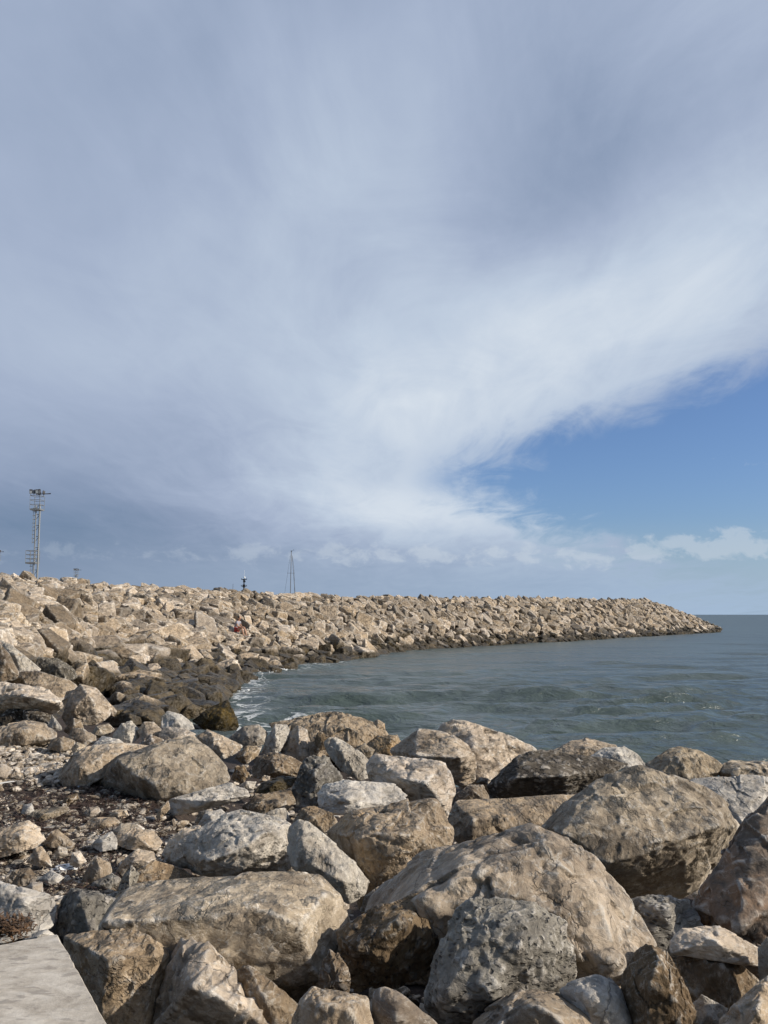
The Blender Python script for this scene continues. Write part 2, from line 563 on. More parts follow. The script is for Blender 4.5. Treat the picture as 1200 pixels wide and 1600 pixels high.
def rock_verts(pts, level, seed, sharp=90, chips=16, rough=1.0, style='', grow=1.015, fine=True, cut=(0.80, 0.97)):
    """a quarry stone: the convex body round pts, its corners knocked off and its faces broken up"""
    pts = np.asarray(pts, float)
    lo, hi = pts.min(0), pts.max(0)
    s = np.maximum((hi - lo) / 2, 1e-3)
    mid = (hi + lo) / 2
    q = (pts - mid) / s
    c, pl = hull_planes(q)
    r_ = np.random.default_rng(seed)
    qs = q - c
    for _ in range(chips):
        n = r_.normal(size=3)
        n /= np.linalg.norm(n)
        sup = (qs @ n).max()
        pl.append((n, sup * r_.uniform(*cut)))
    d, F_ = ico(level)
    acc = np.zeros(len(d))
    for n, h in pl:
        acc += np.maximum(d @ n / h, 0) ** sharp
    r = acc ** (-1.0 / sharp) * grow
    P = d * r[:, None]
    world = mid + (c + P) * s
    size = float(np.cbrt(s[0] * s[1] * s[2])) * 2
    out_dir = d * s
    out_dir /= np.linalg.norm(out_dir, axis=1)[:, None]
    w = world + seed * 3.7
    if style == 'cong':
        dsp = 0.050 * facet(w / (size * 0.42), seed, 0.8, 0.5, 0.3)
        dsp += 0.040 * fbm(w / (size * 0.30), seed + 7, 4, 0.55)
        dsp = dsp * size
        if fine:
            dsp += 0.022 * facet(w / 0.085, seed + 11, 0.35, 1.0, 0.35) + 0.010 * fbm(w / 0.05, seed + 13, 2)
    else:
        warp = np.stack([fbm(w / (size * 0.4) + 5.1, seed + 21, 2), fbm(w / (size * 0.4) + 9.7, seed + 22, 2), fbm(w / (size * 0.4) + 2.9, seed + 23, 2)], 1)
        ww = w + warp * size * 0.05
        dsp = 0.030 * facet(ww / (size * 0.60), seed, 1.0, 0.5, 0.03)
        dsp -= 0.050 * np.maximum(facet(ww / (size * 0.26), seed + 5, 1.3, 0.35, 0.03) - 0.12, 0)      # flakes broken out of the flat faces
        if style == 'strata':
            a = r_.normal(size=3)
            a /= np.linalg.norm(a)
            z = (ww @ a) / (size * 0.11)
            fr = z - np.floor(z)
            dsp += 0.022 * (np.minimum(fr, (1 - fr) * 5) - 0.4)
        if fine:
            dsp -= 0.030 * np.maximum(facet(ww / (size * 0.10), seed + 9, 1.3, 0.3, 0.04) - 0.10, 0)
            dsp += 0.0045 * fbm(w / (size * 0.06), seed + 15, 3)
        dsp = dsp * size
    world = world + out_dir * (dsp * rough * 0.72)[:, None]
    return world, F_


def tag(o, label=None, cat=None, group=None, kind=None):
    if label:
        o['label'] = label
    if cat:
        o['category'] = cat
    if group:
        o['group'] = group
    if kind:
        o['kind'] = kind
    return o


def link(name, me, parent=None, loc=None):
    o = bpy.data.objects.new(name, me)
    COL.objects.link(o)
    if loc is not None:
        o.location = loc
    if parent is not None:
        o.parent = parent
    return o


def rock_object(name, V_, F_, mat, smooth=True):
    base = np.array((V_[:, 0].mean(), V_[:, 1].mean(), V_[:, 2].min()))
    return link(name, make_mesh(name, V_ - base, F_, mat, smooth), loc=base)


# ------------------------------------------------------------------ breakwater: one long sloped bank, given as fall lines
# each fall line: bearing (photograph column) and, from the foot to the crest, (photograph row, distance)
FALL = [
    (-160, [(1140, 14), (1100, 15.5), (1050, 18), (1000, 22), (945, 30), (880, 42)]),
    (0, [(1135, 17), (1100, 18.5), (1050, 22), (1000, 28), (950, 38), (898, 52)]),
    (150, [(1140, 20), (1100, 25), (1050, 33), (1010, 40), (960, 48), (910, 58)]),
    (300, [(1118, 25), (1080, 32), (1040, 42), (1000, 50), (960, 56), (919.5, 64)]),
    (385, [(1062, 43.5), (1048, 46.5), (1030, 50), (1000, 56), (960, 62), (925, 69)]),
    (440, [(1046, 50.5), (1038, 52), (1020, 55), (995, 59.5), (960, 65), (928, 72.5)]),
    (540, [(1034, 60), (1026, 61.5), (1012, 64.5), (990, 68), (960, 73), (931.5, 80)]),
    (640, [(1019, 75), (1013, 76), (1003, 77.5), (985, 80), (960, 83), (932.5, 88.5)]),
    (750, [(1010.5, 87), (1005, 88), (996, 89.7), (980, 92), (958, 95), (933.5, 100)]),
    (900, [(1003.5, 104), (999, 105.5), (991, 108), (977, 112), (956, 116.5), (935.5, 123)]),
    (1010, [(995.5, 125), (992, 127), (985, 130), (973, 134.5), (955, 140), (936.5, 147)]),
    (1060, [(992, 137), (989, 138.5), (983, 141), (975, 144), (965, 148), (954, 152)]),
    (1100, [(989, 147), (987, 148), (984, 149.5), (980, 151), (975, 153), (970, 155)]),
    (1124, [(986, 154), (985.3, 154.5), (984.5, 155), (983.5, 156), (982.5, 157), (982, 158)]),
]
fx = np.array([f[0] for f in FALL], float)
fy = np.array([[p[0] for p in f[1]] for f in FALL], float)
fY = np.array([[p[1] for p in f[1]] for f in FALL], float)


def bank(px, t):
    """world point on the breakwater face; t = 0 foot, 1 crest"""
    i = int(np.clip(np.searchsorted(fx, px) - 1, 0, len(fx) - 2))
    k = (px - fx[i]) / (fx[i + 1] - fx[i])
    ys = fy[i] * (1 - k) + fy[i + 1] * k
    Ys = 1 / ((1 - k) / fY[i] + k / fY[i + 1])
    q = np.clip(t, 0, 1) * 5
    j = int(min(q, 4))
    e = q - j
    return at(px, ys[j] * (1 - e) + ys[j + 1] * e, Ys[j] * (1 - e) + Ys[j + 1] * e)


# the rubble core under the boulders
pxs = np.linspace(-160, 1124, 140)
ts = np.linspace(0, 1, 14)
grid = []
for px in pxs:
    row = [bank(px, t) for t in ts]
    a, b = row[0], row[3]
    o = a - b
    o[2] = 0
    o /= max(np.linalg.norm(o), 1e-6)
    first = a + o * 2.0
    first[2] = -1.2
    row = [first] + [r - np.array((0, 0, 0.75)) for r in row]
    bk = np.array((-0.78, 0.626, 0))
    c = row[-1]
    w_ = 1.0 if px < 1010 else max(0.15, (1124 - px) / 114)
    row += [c + bk * 5 * w_, c + bk * 9 * w_ + np.array((0, 0, -c[2] * 0.5)), np.array([*(c + bk * 14 * w_)[:2], -1.2])]
    grid.append(row)
grid = np.array(grid)
n0, n1 = grid.shape[:2]
idx = np.arange(n0 * n1).reshape(n0, n1)
F_ = np.stack([idx[:-1, :-1], idx[1:, :-1], idx[1:, 1:], idx[:-1, 1:]], -1).reshape(-1, 4)
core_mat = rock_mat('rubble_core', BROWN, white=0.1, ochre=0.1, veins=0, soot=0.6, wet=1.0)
core = tag(link('terrain', make_mesh('terrain', grid.reshape(-1, 3), F_, core_mat)), kind='structure')

# ------------------------------------------------------------------ shore ground under the near rocks
gx = np.arange(-16, 18.01, 0.2)
gy = np.arange(-3, 30.01, 0.2)
X_, Y_ = np.meshgrid(gx, gy, indexing='ij')
pp = np.clip((600 + FPX * X_ / np.maximum(Y_, 2.5) - 250) / 220, 0, 1)


def beach_w(px, Y):
    return np.clip((330 - px) / 60, 0, 1) * np.clip((Y - 6.0) / 1.0, 0, 1) * np.clip((17.5 - Y) / 2.0, 0, 1)


PXg = 600 + FPX * X_ / np.maximum(Y_, 2.5)
bw = beach_w(PXg, Y_)
Z_ = 0.9 + 0.6 * pp - 0.07 * pp * Y_ - (0.52 - 0.47 * bw)
pn = np.stack([X_.ravel(), Y_.ravel(), 0 * X_.ravel()], 1)
Z_ = Z_ + (0.05 * fbm(pn / 0.9, 5, 4)).reshape(Z_.shape)
reach = np.where(PXg < 330, 20.5, np.clip(20.5 - (PXg - 560) / 60, 16.2, 20.5))
Z_ = np.where(Y_ < reach, np.maximum(Z_, 0.08), Z_)
Z_ = np.where((Y_ > reach + 0.8) & (PXg > 340), np.minimum(Z_, -0.25), Z_)
idx = np.arange(X_.size).reshape(X_.shape)
F_ = np.stack([idx[:-1, :-1], idx[1:, :-1], idx[1:, 1:], idx[:-1, 1:]], -1).reshape(-1, 4)
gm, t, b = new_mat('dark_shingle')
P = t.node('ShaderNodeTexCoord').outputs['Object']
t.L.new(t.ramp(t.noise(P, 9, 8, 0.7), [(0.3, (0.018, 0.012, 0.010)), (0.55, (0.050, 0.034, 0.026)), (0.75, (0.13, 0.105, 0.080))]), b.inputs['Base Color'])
bp = t.node('ShaderNodeBump')
bp.inputs['Distance'].default_value = 0.04
t.L.new(t.noise(P, 22, 6, 0.7), bp.inputs['Height'])
t.L.new(bp.outputs[0], b.inputs['Normal'])
b.inputs['Roughness'].default_value = 0.9
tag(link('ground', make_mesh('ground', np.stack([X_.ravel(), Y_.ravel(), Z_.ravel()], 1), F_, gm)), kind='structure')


def ground_z(x, y):
    i = int(np.clip(round((x + 16) / 0.2), 0, Z_.shape[0] - 1))
    j = int(np.clip(round((y + 3) / 0.2), 0, Z_.shape[1] - 1))
    return Z_[i, j]


# ------------------------------------------------------------------ sea
rows = 12 * 1.0085 ** np.arange(0, 800)
us = np.linspace(-1.25, 1.25, 430)
Yw, Uw = np.meshgrid(rows, us, indexing='ij')
Xw = Yw * Uw
gap = Yw * 0.0085
hz = np.zeros_like(Yw)
pw = np.stack([Xw.ravel(), Yw.ravel(), 0 * Xw.ravel()], 1)
ph = fbm(pw / 9.0, 40, 3).reshape(Xw.shape)
ph2 = fbm(pw / 3.1, 44, 3).reshape(Xw.shape)
for (lam, amp, ang) in ((11.0, 0.060, -0.12), (6.5, 0.085, -0.28), (4.1, 0.055, -0.02), (2.6, 0.036, -0.5), (1.7, 0.020, 0.25), (1.05, 0.012, -0.75)):
    k = 2 * math.pi / lam
    s_ = np.sin(k * (Xw * math.sin(ang) + Yw * math.cos(ang)) + 2.2 * ph + 1.4 * ph2 * (lam < 4))
    crest = 1 - np.abs(s_) ** 0.8 * 1.25
    fade = np.clip((lam / gap - 4) / 6, 0, 1)
    hz += (1.5 + 1.9 * np.exp(-((Yw - 27) / 9.0) ** 2)) * amp * (0.6 * s_ + 0.6 * crest) * fade * (0.7 + 0.5 * ph)
st = np.stack([Xw.ravel() / 1.5, Yw.ravel() / 0.6, 0 * Xw.ravel()], 1)
hz += 0.050 * fbm(st, 51, 4, 0.55).reshape(Xw.shape) * np.clip((3.0 / gap - 4) / 6, 0, 1)
hz *= np.clip((Yw - 8) / 16, 0.4, 1)


def sea_at(px, py):
    return at(px, py, EYE / tan_dn(py))


shore = [sea_at(*p) for p in ((470, 1128), (425, 1138), (374, 1135), (376, 1105), (374, 1085), (388, 1060), (402, 1050), (450, 1044), (530, 1035))]
fm = np.zeros_like(Xw)
near = (Yw < 75) & (Xw > -14) & (Xw < 6)
dist = np.full(near.sum(), 99.0)
xs, ys_ = Xw[near], Yw[near]
for a, b_ in zip(shore[:-1], shore[1:]):
    ax, ay, bx_, by_ = a[0], a[1], b_[0], b_[1]
    L2 = (bx_ - ax) ** 2 + (by_ - ay) ** 2
    q = np.clip(((xs - ax) * (bx_ - ax) + (ys_ - ay) * (by_ - ay)) / L2, 0, 1)
    dist = np.minimum(dist, np.hypot((xs - ax - q * (bx_ - ax)), (ys_ - ay - q * (by_ - ay)) * 0.6))
fm[near] = 0.60 * np.exp(-dist / 1.25)
idx = np.arange(Xw.size).reshape(Xw.shape)
F_ = np.stack([idx[:-1, :-1], idx[:-1, 1:], idx[1:, 1:], idx[1:, :-1]], -1).reshape(-1, 4)
wm, t, b = new_mat('sea_water')
P = t.node('ShaderNodeTexCoord').outputs['Object']
fa = t.node('ShaderNodeAttribute', attribute_name='tint').outputs['Fac']
Pf = t.vm('MULTIPLY', P, (0.8, 1.5, 1.0))
fn = t.noise(Pf, 0.75, 9, 0.62, 1.0)
ridge = t.m('ABSOLUTE', t.m('SUBTRACT', fn, 0.5))
lace = t.step(t.m('SUBTRACT', ridge, t.m('MULTIPLY', fa, 0.055)), 0.012, -0.014)
foam = t.m('MULTIPLY', lace, t.step(fa, 0.08, 0.40))
foam = t.m('MAXIMUM', foam, t.step(t.m('ADD', fa, t.m('MULTIPLY', t.m('SUBTRACT', fn, 0.5), 1.1)), 1.02, 1.20))
murk = t.ramp(t.noise(t.vm('MULTIPLY', P, (0.5, 1.0, 1.0)), 0.06, 5, 0.6), [(0.3, (0.046, 0.062, 0.055)), (0.7, (0.066, 0.088, 0.080))])
t.L.new(t.mix(t.m('MULTIPLY', foam, 0.75), murk, (0.62, 0.64, 0.64)), b.inputs['Base Color'])

b.inputs['IOR'].default_value = 1.33
b.inputs['Specular IOR Level'].default_value = 0.5
lng = t.node('ShaderNodeVectorMath', operation='LENGTH')
t.L.new(P, lng.inputs[0])
calm = t.m('DIVIDE', 38.0, t.m('MAXIMUM', lng.outputs['Value'], 38.0))      # ripples too far off to resolve turn into gloss
t.L.new(t.m('MULTIPLY_ADD', foam, 0.55, t.m('MULTIPLY_ADD', calm, -0.17, 0.36)), b.inputs['Roughness'])
n1 = t.noise(t.vm('MULTIPLY', P, (0.55, 1.0, 1.0)), 1.7, 5, 0.58, 0.5)
n2 = t.noise(t.vm('MULTIPLY', P, (0.45, 1.0, 1.0)), 0.35, 5, 0.6, 0.4)
bp = t.node('ShaderNodeBump')
bp.inputs['Strength'].default_value = 0.9
bp.inputs['Distance'].default_value = 0.16
t.L.new(t.m('MULTIPLY_ADD', n2, 2.6, t.m('MULTIPLY', n1, t.m('MULTIPLY', calm, 2.0))), bp.inputs['Height'])
t.L.new(bp.outputs[0], b.inputs['Normal'])
sea = link('water', make_mesh('water', np.stack([Xw.ravel(), Yw.ravel(), hz.ravel()], 1), F_, wm, True, fm.ravel()))
tag(sea, kind='structure')


# ------------------------------------------------------------------ near rocks, each built from its own corner points
# (name, label, stone, contact row, outline, inner corners (.., depth share), depth factor, options)
def near_rock(i, name, label, stone, yb, outline, inner=(), k=0.75, Y=None, style='', sharp=120, chips=5, rough=1.0, left=0.0, under=0.0, root=None, group=None):
    o = np.array(outline, float)
    cx, cy = o.mean(0)
    xw = o[:, 0].max() - o[:, 0].min()
    Yf = Y if Y else Yof(min(max(cx, 0), 1200), yb)
    T = k * xw / FPX * Yf
    top, bot = o[:, 1].min(), o[:, 1].max()
    pts = []
    for x, y in o:
        s_ = (bot - y) / max(bot - top, 1)
        side = abs(x - cx) / (xw / 2)
        pts.append(at(x, y, Yf + T * (0.06 + 0.46 * s_ + 0.17 * side * side + left * max(0.0, (cx - x) / (xw / 2)) + under * max(0.0, (y - cy) / max(bot - cy, 1)))))
        pts.append(at(cx + (x - cx) * 0.72, cy + (y - cy) * 0.72, Yf + T * (0.85 + 0.15 * s_)))
    if not inner:
        rr = random.Random(i)
        inner = []
        for _ in range(3):
            vx, vy = o[rr.randrange(len(o))]
            f_ = rr.uniform(0.15, 0.65)
            y_ = cy + (vy - cy) * f_
            inner.append((cx + (vx - cx) * f_, y_, rr.uniform(-0.04, 0.06) + 0.22 * (bot - y_) / max(bot - top, 1)))
    for x, y, tt in inner:
        pts.append(at(x, y, Yf + T * tt))
    ft = np.array(pts)
    lowz = ft[:, 2].min()
    root = (under == 0 and xw > 90) if root is None else root
    for sx in (-0.16, 0.16) if root else ():       # the buried root that carries the stone
        for dt in (0.7, 0.95):
            q = at(cx + sx * xw, bot, Yf + T * dt)
            gz = ground_z(q[0], q[1])
            if gz < lowz - 0.1:
                pts.append(np.array((q[0], q[1], gz - 0.05)))
    px_size = math.hypot(xw, bot - top)
    level = 7 if px_size > 190 else 6 if px_size > 60 else 5 if px_size > 30 else 4
    V_, F_ = rock_verts(pts, level, 100 + i * 13, sharp, chips, rough, style or ('cong' if stone in 'GDK' else ''), cut=(0.92, 0.995), grow=1.025)
    ob = rock_object(name, V_, F_, MAT[stone])
    tag(ob, label, 'boulder' if name == 'boulder' else 'stone', group)
    return ob


ROCKS = [
    # ---- nearest row, bottom of the photograph
    ('boulder', 'brown block with an ochre top band, hard against the edge of the concrete slab', 'O', 1650,
     [(98, 1463), (200, 1457), (235, 1462), (268, 1493), (262, 1530), (225, 1600), (215, 1655), (150, 1655), (112, 1520), (100, 1490)],
     [(150, 1487, .28), (170, 1502, .02), (245, 1494, .20)], .8),
    ('boulder', 'tall peaked boulder with vertical cracks between the ochre block and the small tongue-shaped stone', 'L', 1662,
     [(286, 1471), (325, 1477), (348, 1512), (380, 1540), (420, 1565), (443, 1600), (452, 1665), (203, 1665), (217, 1595), (235, 1550), (268, 1500)],
     [(320, 1500, .30), (345, 1562, .02), (300, 1545, .08), (400, 1590, .1)], .75, dict(style='strata', rough=1.5, left=.5)),
    ('boulder', 'small ridged rock behind the tall peaked boulder, in front of the big flat-topped boulder', 'N', 1612,
     [(362, 1525), (385, 1504), (410, 1525), (440, 1550), (467, 1585), (460, 1602), (440, 1622), (395, 1610)], [(415, 1560, .1)], .8),
    ('boulder', 'broad low beige rock beside the tongue-shaped stone at the bottom edge', 'L', 1667,
     [(456, 1600), (463, 1565), (490, 1542), (525, 1555), (548, 1551), (575, 1562), (582, 1600), (582, 1665), (448, 1665)],
     [(500, 1570, .1), (545, 1580, .05)], .8, dict(rough=1.3)),
    ('boulder', 'smooth brown tongue-shaped stone sticking out below the dark brown conglomerate', 'N', 1652,
     [(578, 1552), (590, 1539), (615, 1543), (650, 1570), (690, 1605), (702, 1655), (600, 1655), (580, 1585)], [(620, 1580, .05)], .8, dict(sharp=18, rough=.7)),
    ('boulder', 'flat-topped grey boulder streaked with white beyond the slab and the ochre block', 'F', 1572,
     [(150, 1457), (176, 1415), (205, 1384), (310, 1377), (350, 1369), (450, 1364), (502, 1369), (528, 1395), (545, 1440), (538, 1505), (530, 1560), (400, 1575), (200, 1530)],
     [(165, 1442, .06), (300, 1436, .02), (415, 1424, .02), (455, 1440, .0), (505, 1398, .28), (480, 1520, .02), (300, 1520, .03)], .62, dict(sharp=160, rough=.45, chips=10)),
    ('boulder', 'dark wedge of conglomerate squeezed between the flat-topped boulder and the dark brown one', 'D', 1572,
     [(502, 1500), (515, 1482), (530, 1490), (545, 1530), (546, 1562), (500, 1562)], [], .8),
    ('boulder', 'dark brown overhanging conglomerate with a smooth oval scar, beside the flat-topped boulder', 'D', 1562,
     [(521, 1457), (530, 1448), (560, 1432), (615, 1408), (660, 1400), (690, 1425), (703, 1460), (692, 1495), (640, 1530), (600, 1541), (560, 1546), (545, 1540), (535, 1510), (524, 1480)],
     [(625, 1440, .0), (560, 1480, .0), (600, 1500, .08)], .8, dict(rough=1.1, under=.4)),
    ('boulder', 'large pitted grey conglomerate boulder leaning on the biggest white-veined boulder', 'G', 1607,
     [(698, 1432), (705, 1418), (735, 1404), (800, 1411), (850, 1420), (878, 1448), (887, 1490), (898, 1525), (870, 1549), (835, 1552), (785, 1568), (755, 1592), (700, 1600), (664, 1577), (661, 1550), (690, 1500)],
     [(760, 1440, .30), (810, 1480, .08), (770, 1540, .0), (700, 1550, .02), (740, 1490, .10)], .8, dict(rough=1.15)),
    ('boulder', 'biggest boulder of all, pale with white veins, rising behind the pitted grey conglomerate', 'L', 1560,
     [(570, 1422), (590, 1394), (620, 1368), (660, 1334), (720, 1315), (790, 1298), (828, 1286), (870, 1297), (915, 1320), (950, 1365), (985, 1420), (1015, 1460), (1020, 1478), (995, 1512), (950, 1532), (900, 1542), (700, 1520), (600, 1450)],
     [(850, 1318, .30), (690, 1385, .12), (760, 1362, .22), (930, 1430, .08), (960, 1505, .0), (850, 1440, .12), (645, 1412, .14)], .7, dict(rough=1.25, sharp=160, chips=6, left=.42)),
    ('boulder', 'small brown rock in the gap beside the edge of the biggest boulder', 'N', 1445,
     [(563, 1424), (570, 1400), (590, 1385), (614, 1383), (606, 1412), (580, 1428)], [], .8),
    ('boulder', 'low ochre-tinted rock at the bottom edge under the pitted grey conglomerate', 'O', 1662,
     [(738, 1600), (760, 1580), (800, 1551), (835, 1543), (870, 1548), (910, 1570), (960, 1596), (972, 1655), (728, 1655)],
     [(830, 1570, .1), (870, 1590, .05)], .8),
    ('boulder', 'whitest small rock, between the ochre-tinted rock and the striped brown one', 'W', 1642,
     [(874, 1546), (900, 1532), (935, 1523), (955, 1530), (972, 1548), (985, 1580), (995, 1602), (1002, 1645), (930, 1645), (890, 1570)],
     [(925, 1555, .1), (960, 1580, .05)], .8),
    ('boulder', 'striped brown pointed rock at the foot of the biggest boulder', 'N', 1652,
     [(968, 1536), (975, 1510), (1000, 1490), (1022, 1476), (1040, 1482), (1058, 1510), (1075, 1560), (1093, 1600), (1097, 1655), (1010, 1655), (988, 1582)],
     [(1035, 1500, .2), (1050, 1565, .02), (1015, 1540, .05)], .8, dict(style='strata', rough=1.3, left=.25)),
    ('boulder', 'long cracked rock lying as a lid over a dark brown block', 'L', 1575,
     [(1046, 1472), (1065, 1450), (1100, 1455), (1125, 1448), (1165, 1470), (1199, 1490), (1190, 1512), (1160, 1507), (1110, 1492), (1055, 1492)],
     [(1118, 1470, .1)], .55, dict(root=False)),
    ('boulder', 'dark brown block under the long cracked rock', 'N', 1577,
     [(1055, 1494), (1075, 1487), (1110, 1497), (1150, 1500), (1187, 1535), (1172, 1562), (1130, 1572), (1085, 1558), (1068, 1530)],
     [(1120, 1510, .1)], .8),
    ('stone', 'small pale stone wedged between the striped brown rock and the corner rock', 'W', 1614,
     [(1083, 1567), (1097, 1554), (1115, 1565), (1138, 1576), (1127, 1602), (1090, 1612)], [(1105, 1585, .05)], .8),
    ('boulder', 'beige rock filling the bottom corner beside the small pale stone', 'L', 1664,
     [(1122, 1602), (1160, 1560), (1200, 1525), (1240, 1518), (1260, 1660), (1125, 1660)], [(1180, 1580, .05)], .8),
    ('boulder', 'grey rock cut by the frame below the rust-streaked boulder', 'F', 1592,
     [(1184, 1482), (1200, 1466), (1230, 1468), (1235, 1560), (1190, 1545)], [], .8),
    ('boulder', 'huge rust-streaked dark grey boulder cut by the edge of the photo', 'R', 1500,
     [(1080, 1413), (1095, 1390), (1130, 1340), (1165, 1280), (1200, 1246), (1260, 1208), (1330, 1300), (1330, 1490), (1185, 1478), (1130, 1461), (1100, 1432)],
     [(1165, 1400, .10), (1150, 1448, .0), (1215, 1330, .25)], .7, dict(style='strata', rough=.9, left=.35)),
    ('boulder', 'pitted grey conglomerate in the hollow between the biggest boulder and the rust-streaked one', 'G', 1492,
     [(976, 1409), (1000, 1404), (1050, 1402), (1075, 1408), (1092, 1430), (1098, 1450), (1062, 1482), (1020, 1482), (998, 1458)],
     [(1040, 1420, .25)], .8),
    # ---- second row
    ('boulder', 'massive grey-brown boulder with an overhang, behind the biggest boulder', 'F', 1412,
     [(850, 1290), (900, 1240), (930, 1222), (985, 1202), (1005, 1196), (1050, 1215), (1100, 1230), (1140, 1255), (1157, 1285), (1130, 1302), (1100, 1342), (1085, 1402), (980, 1404), (950, 1362), (870, 1322)],
     [(960, 1346, .0), (1060, 1314, .0), (880, 1302, .08), (1132, 1290, .12), (1000, 1238, .40)], .62, dict(rough=.8, under=.42, sharp=160)),
    ('boulder', 'flat tan slab of rock in front of the black conglomerate', 'O', 1332,
     [(702, 1282), (712, 1253), (740, 1250), (765, 1255), (800, 1250), (880, 1243), (925, 1240), (900, 1275), (860, 1315), (740, 1318), (714, 1314)],
     [(740, 1280, .1), (830, 1275, .3)], .7, dict(rough=.7)),
    ('boulder', 'black conglomerate boulder studded with pebbles, behind the flat tan slab', 'K', 1260,
     [(762, 1226), (790, 1205), (815, 1180), (840, 1170), (870, 1175), (950, 1184), (985, 1193), (960, 1210), (910, 1230), (890, 1243), (780, 1254), (765, 1251)],
     [(840, 1183, .45), (930, 1192, .5), (880, 1212, .05), (810, 1215, .05)], .6, dict(rough=.9, under=.25)),
    ('boulder', 'cream boulder at the water with an ochre shoulder, beside the black conglomerate', 'L', 1227,
     [(676, 1147), (690, 1130), (705, 1123), (725, 1125), (750, 1140), (800, 1150), (825, 1163), (838, 1172), (800, 1192), (775, 1212), (760, 1222), (720, 1212)],
     [(740, 1165, .2), (790, 1165, .3)], .8),
    ('boulder', 'rounded tan boulder with an undercut end, sitting above the pale flat-topped block', 'O', 1240,
     [(606, 1172), (640, 1148), (655, 1138), (680, 1146), (710, 1149), (735, 1165), (745, 1190), (743, 1218), (725, 1230), (680, 1205), (625, 1195)],
     [(670, 1163, .4), (720, 1183, .05), (650, 1180, .1)], .8, dict(sharp=50, left=.25, under=.3)),
    ('stone', 'small brown block under the undercut end of the rounded tan boulder', 'N', 1264,
     [(712, 1240), (735, 1226), (755, 1226), (764, 1245), (762, 1257), (715, 1254)], [(740, 1236, .1)], .8),
    ('stone', 'tiny dark stone lodged above the small brown block', 'N', 1245, [(743, 1224), (750, 1214), (763, 1216), (762, 1226)], [], .8),
    ('boulder', 'pale block with a smooth tan top and a chipped bright end, amid the heap', 'L', 1292,
     [(572, 1192), (590, 1179), (620, 1190), (660, 1197), (697, 1195), (708, 1220), (711, 1250), (700, 1272), (680, 1257), (640, 1240), (580, 1222)],
     [(625, 1215, .15), (665, 1225, .05)], .9),
    ('boulder', 'long whitish boulder lying on the ochre conglomerate', 'W', 1302,
     [(494, 1239), (510, 1225), (545, 1218), (570, 1220), (615, 1225), (636, 1243), (620, 1259), (570, 1264), (525, 1274), (505, 1263)],
     [(560, 1235, .25), (540, 1250, .02)], .7, dict(root=False)),
    ('boulder', 'big ochre conglomerate boulder with a crumbly orange face, in the middle of the heap', 'O', 1397,
     [(512, 1302), (530, 1280), (545, 1265), (570, 1262), (650, 1262), (690, 1244), (700, 1290), (706, 1312), (690, 1332), (640, 1362), (590, 1382), (565, 1372), (530, 1332)],
     [(615, 1272, .35), (640, 1305, .04), (600, 1350, .02), (560, 1310, .08)], .8, dict(rough=1.2, left=.30)),
    ('boulder', 'white slab tilted on end above the long whitish boulder', 'W', 1252,
     [(506, 1160), (520, 1150), (540, 1160), (570, 1180), (588, 1203), (580, 1216), (560, 1219), (535, 1205), (515, 1181)],
     [(535, 1175, .1)], .7, dict(root=False)),
    ('boulder', 'dark grey mottled conglomerate beside the tilted white slab', 'G', 1282,
     [(456, 1242), (465, 1215), (475, 1190), (490, 1182), (515, 1183), (530, 1205), (536, 1225), (500, 1240), (490, 1260), (460, 1262)],
     [(495, 1205, .1)], .8, dict(rough=1.2)),
    ('boulder', 'broad cream mound of rock at the water with a small gold knob at its end', 'L', 1192,
     [(424, 1131), (470, 1120), (505, 1113), (530, 1112), (570, 1122), (600, 1135), (610, 1148), (590, 1162), (560, 1177), (500, 1182), (440, 1162)],
     [(520, 1135, .25), (560, 1145, .15)], .7),
    ('stone', 'small gold-stained knob on the end of the broad cream mound', 'O', 1186, [(577, 1133), (590, 1124), (601, 1130), (602, 1142), (586, 1147)], [], .8),
    ('boulder', 'tan rock half hidden between the broad cream mound and the rounded tan boulder', 'O', 1194,
     [(573, 1162), (590, 1150), (622, 1147), (627, 1165), (612, 1182), (580, 1180)], [], .8),
    ('stone', 'small blue-grey stone beside the tip of the tilted white slab', 'F', 1204, [(552, 1173), (570, 1161), (586, 1172), (581, 1184), (558, 1184)], [], .8),
    ('stone', 'dark brown stone at the back of the tilted white slab', 'N', 1200, [(490, 1152), (500, 1142), (514, 1150), (516, 1170), (496, 1172)], [], .8),
    ('boulder', 'tan triangular rock with a flat face, near the broad cream mound', 'L', 1197,
     [(436, 1172), (450, 1150), (466, 1134), (480, 1140), (486, 1165), (489, 1182), (470, 1191), (445, 1184)], [(468, 1160, .03)], .8, dict(rough=.6, left=.3)),
    ('boulder', 'pale jagged rock just behind the tan triangular rock', 'W', 1190,
     [(407, 1177), (420, 1150), (430, 1133), (448, 1132), (456, 1145), (440, 1172), (430, 1180)], [(432, 1150, .1)], .8),
    ('stone', 'small tan stone leaning on the tan triangular rock', 'L', 1198, [(481, 1162), (495, 1152), (507, 1170), (500, 1187), (487, 1185)], [], .8),
    ('boulder', 'brown faceted rock in front of the tan triangular rock', 'N', 1222,
     [(392, 1207), (400, 1183), (430, 1175), (455, 1182), (473, 1193), (460, 1212), (430, 1210), (400, 1217)], [(425, 1190, .1), (432, 1204, .02)], .8, dict(left=.3)),
    ('boulder', 'grey rock at the water next to the wet black rock', 'F', 1182,
     [(357, 1154), (380, 1135), (405, 1132), (419, 1145), (416, 1162), (390, 1172), (370, 1168)], [(385, 1150, .1), (405, 1150, .05)], .8),
    ('boulder', 'low grey-brown rock in front of the grey rock by the water', 'N', 1200,
     [(365, 1185), (385, 1165), (409, 1166), (403, 1182), (385, 1194)], [], .8),
    ('boulder', 'beige rock sloping down behind the large grey boulder', 'L', 1192,
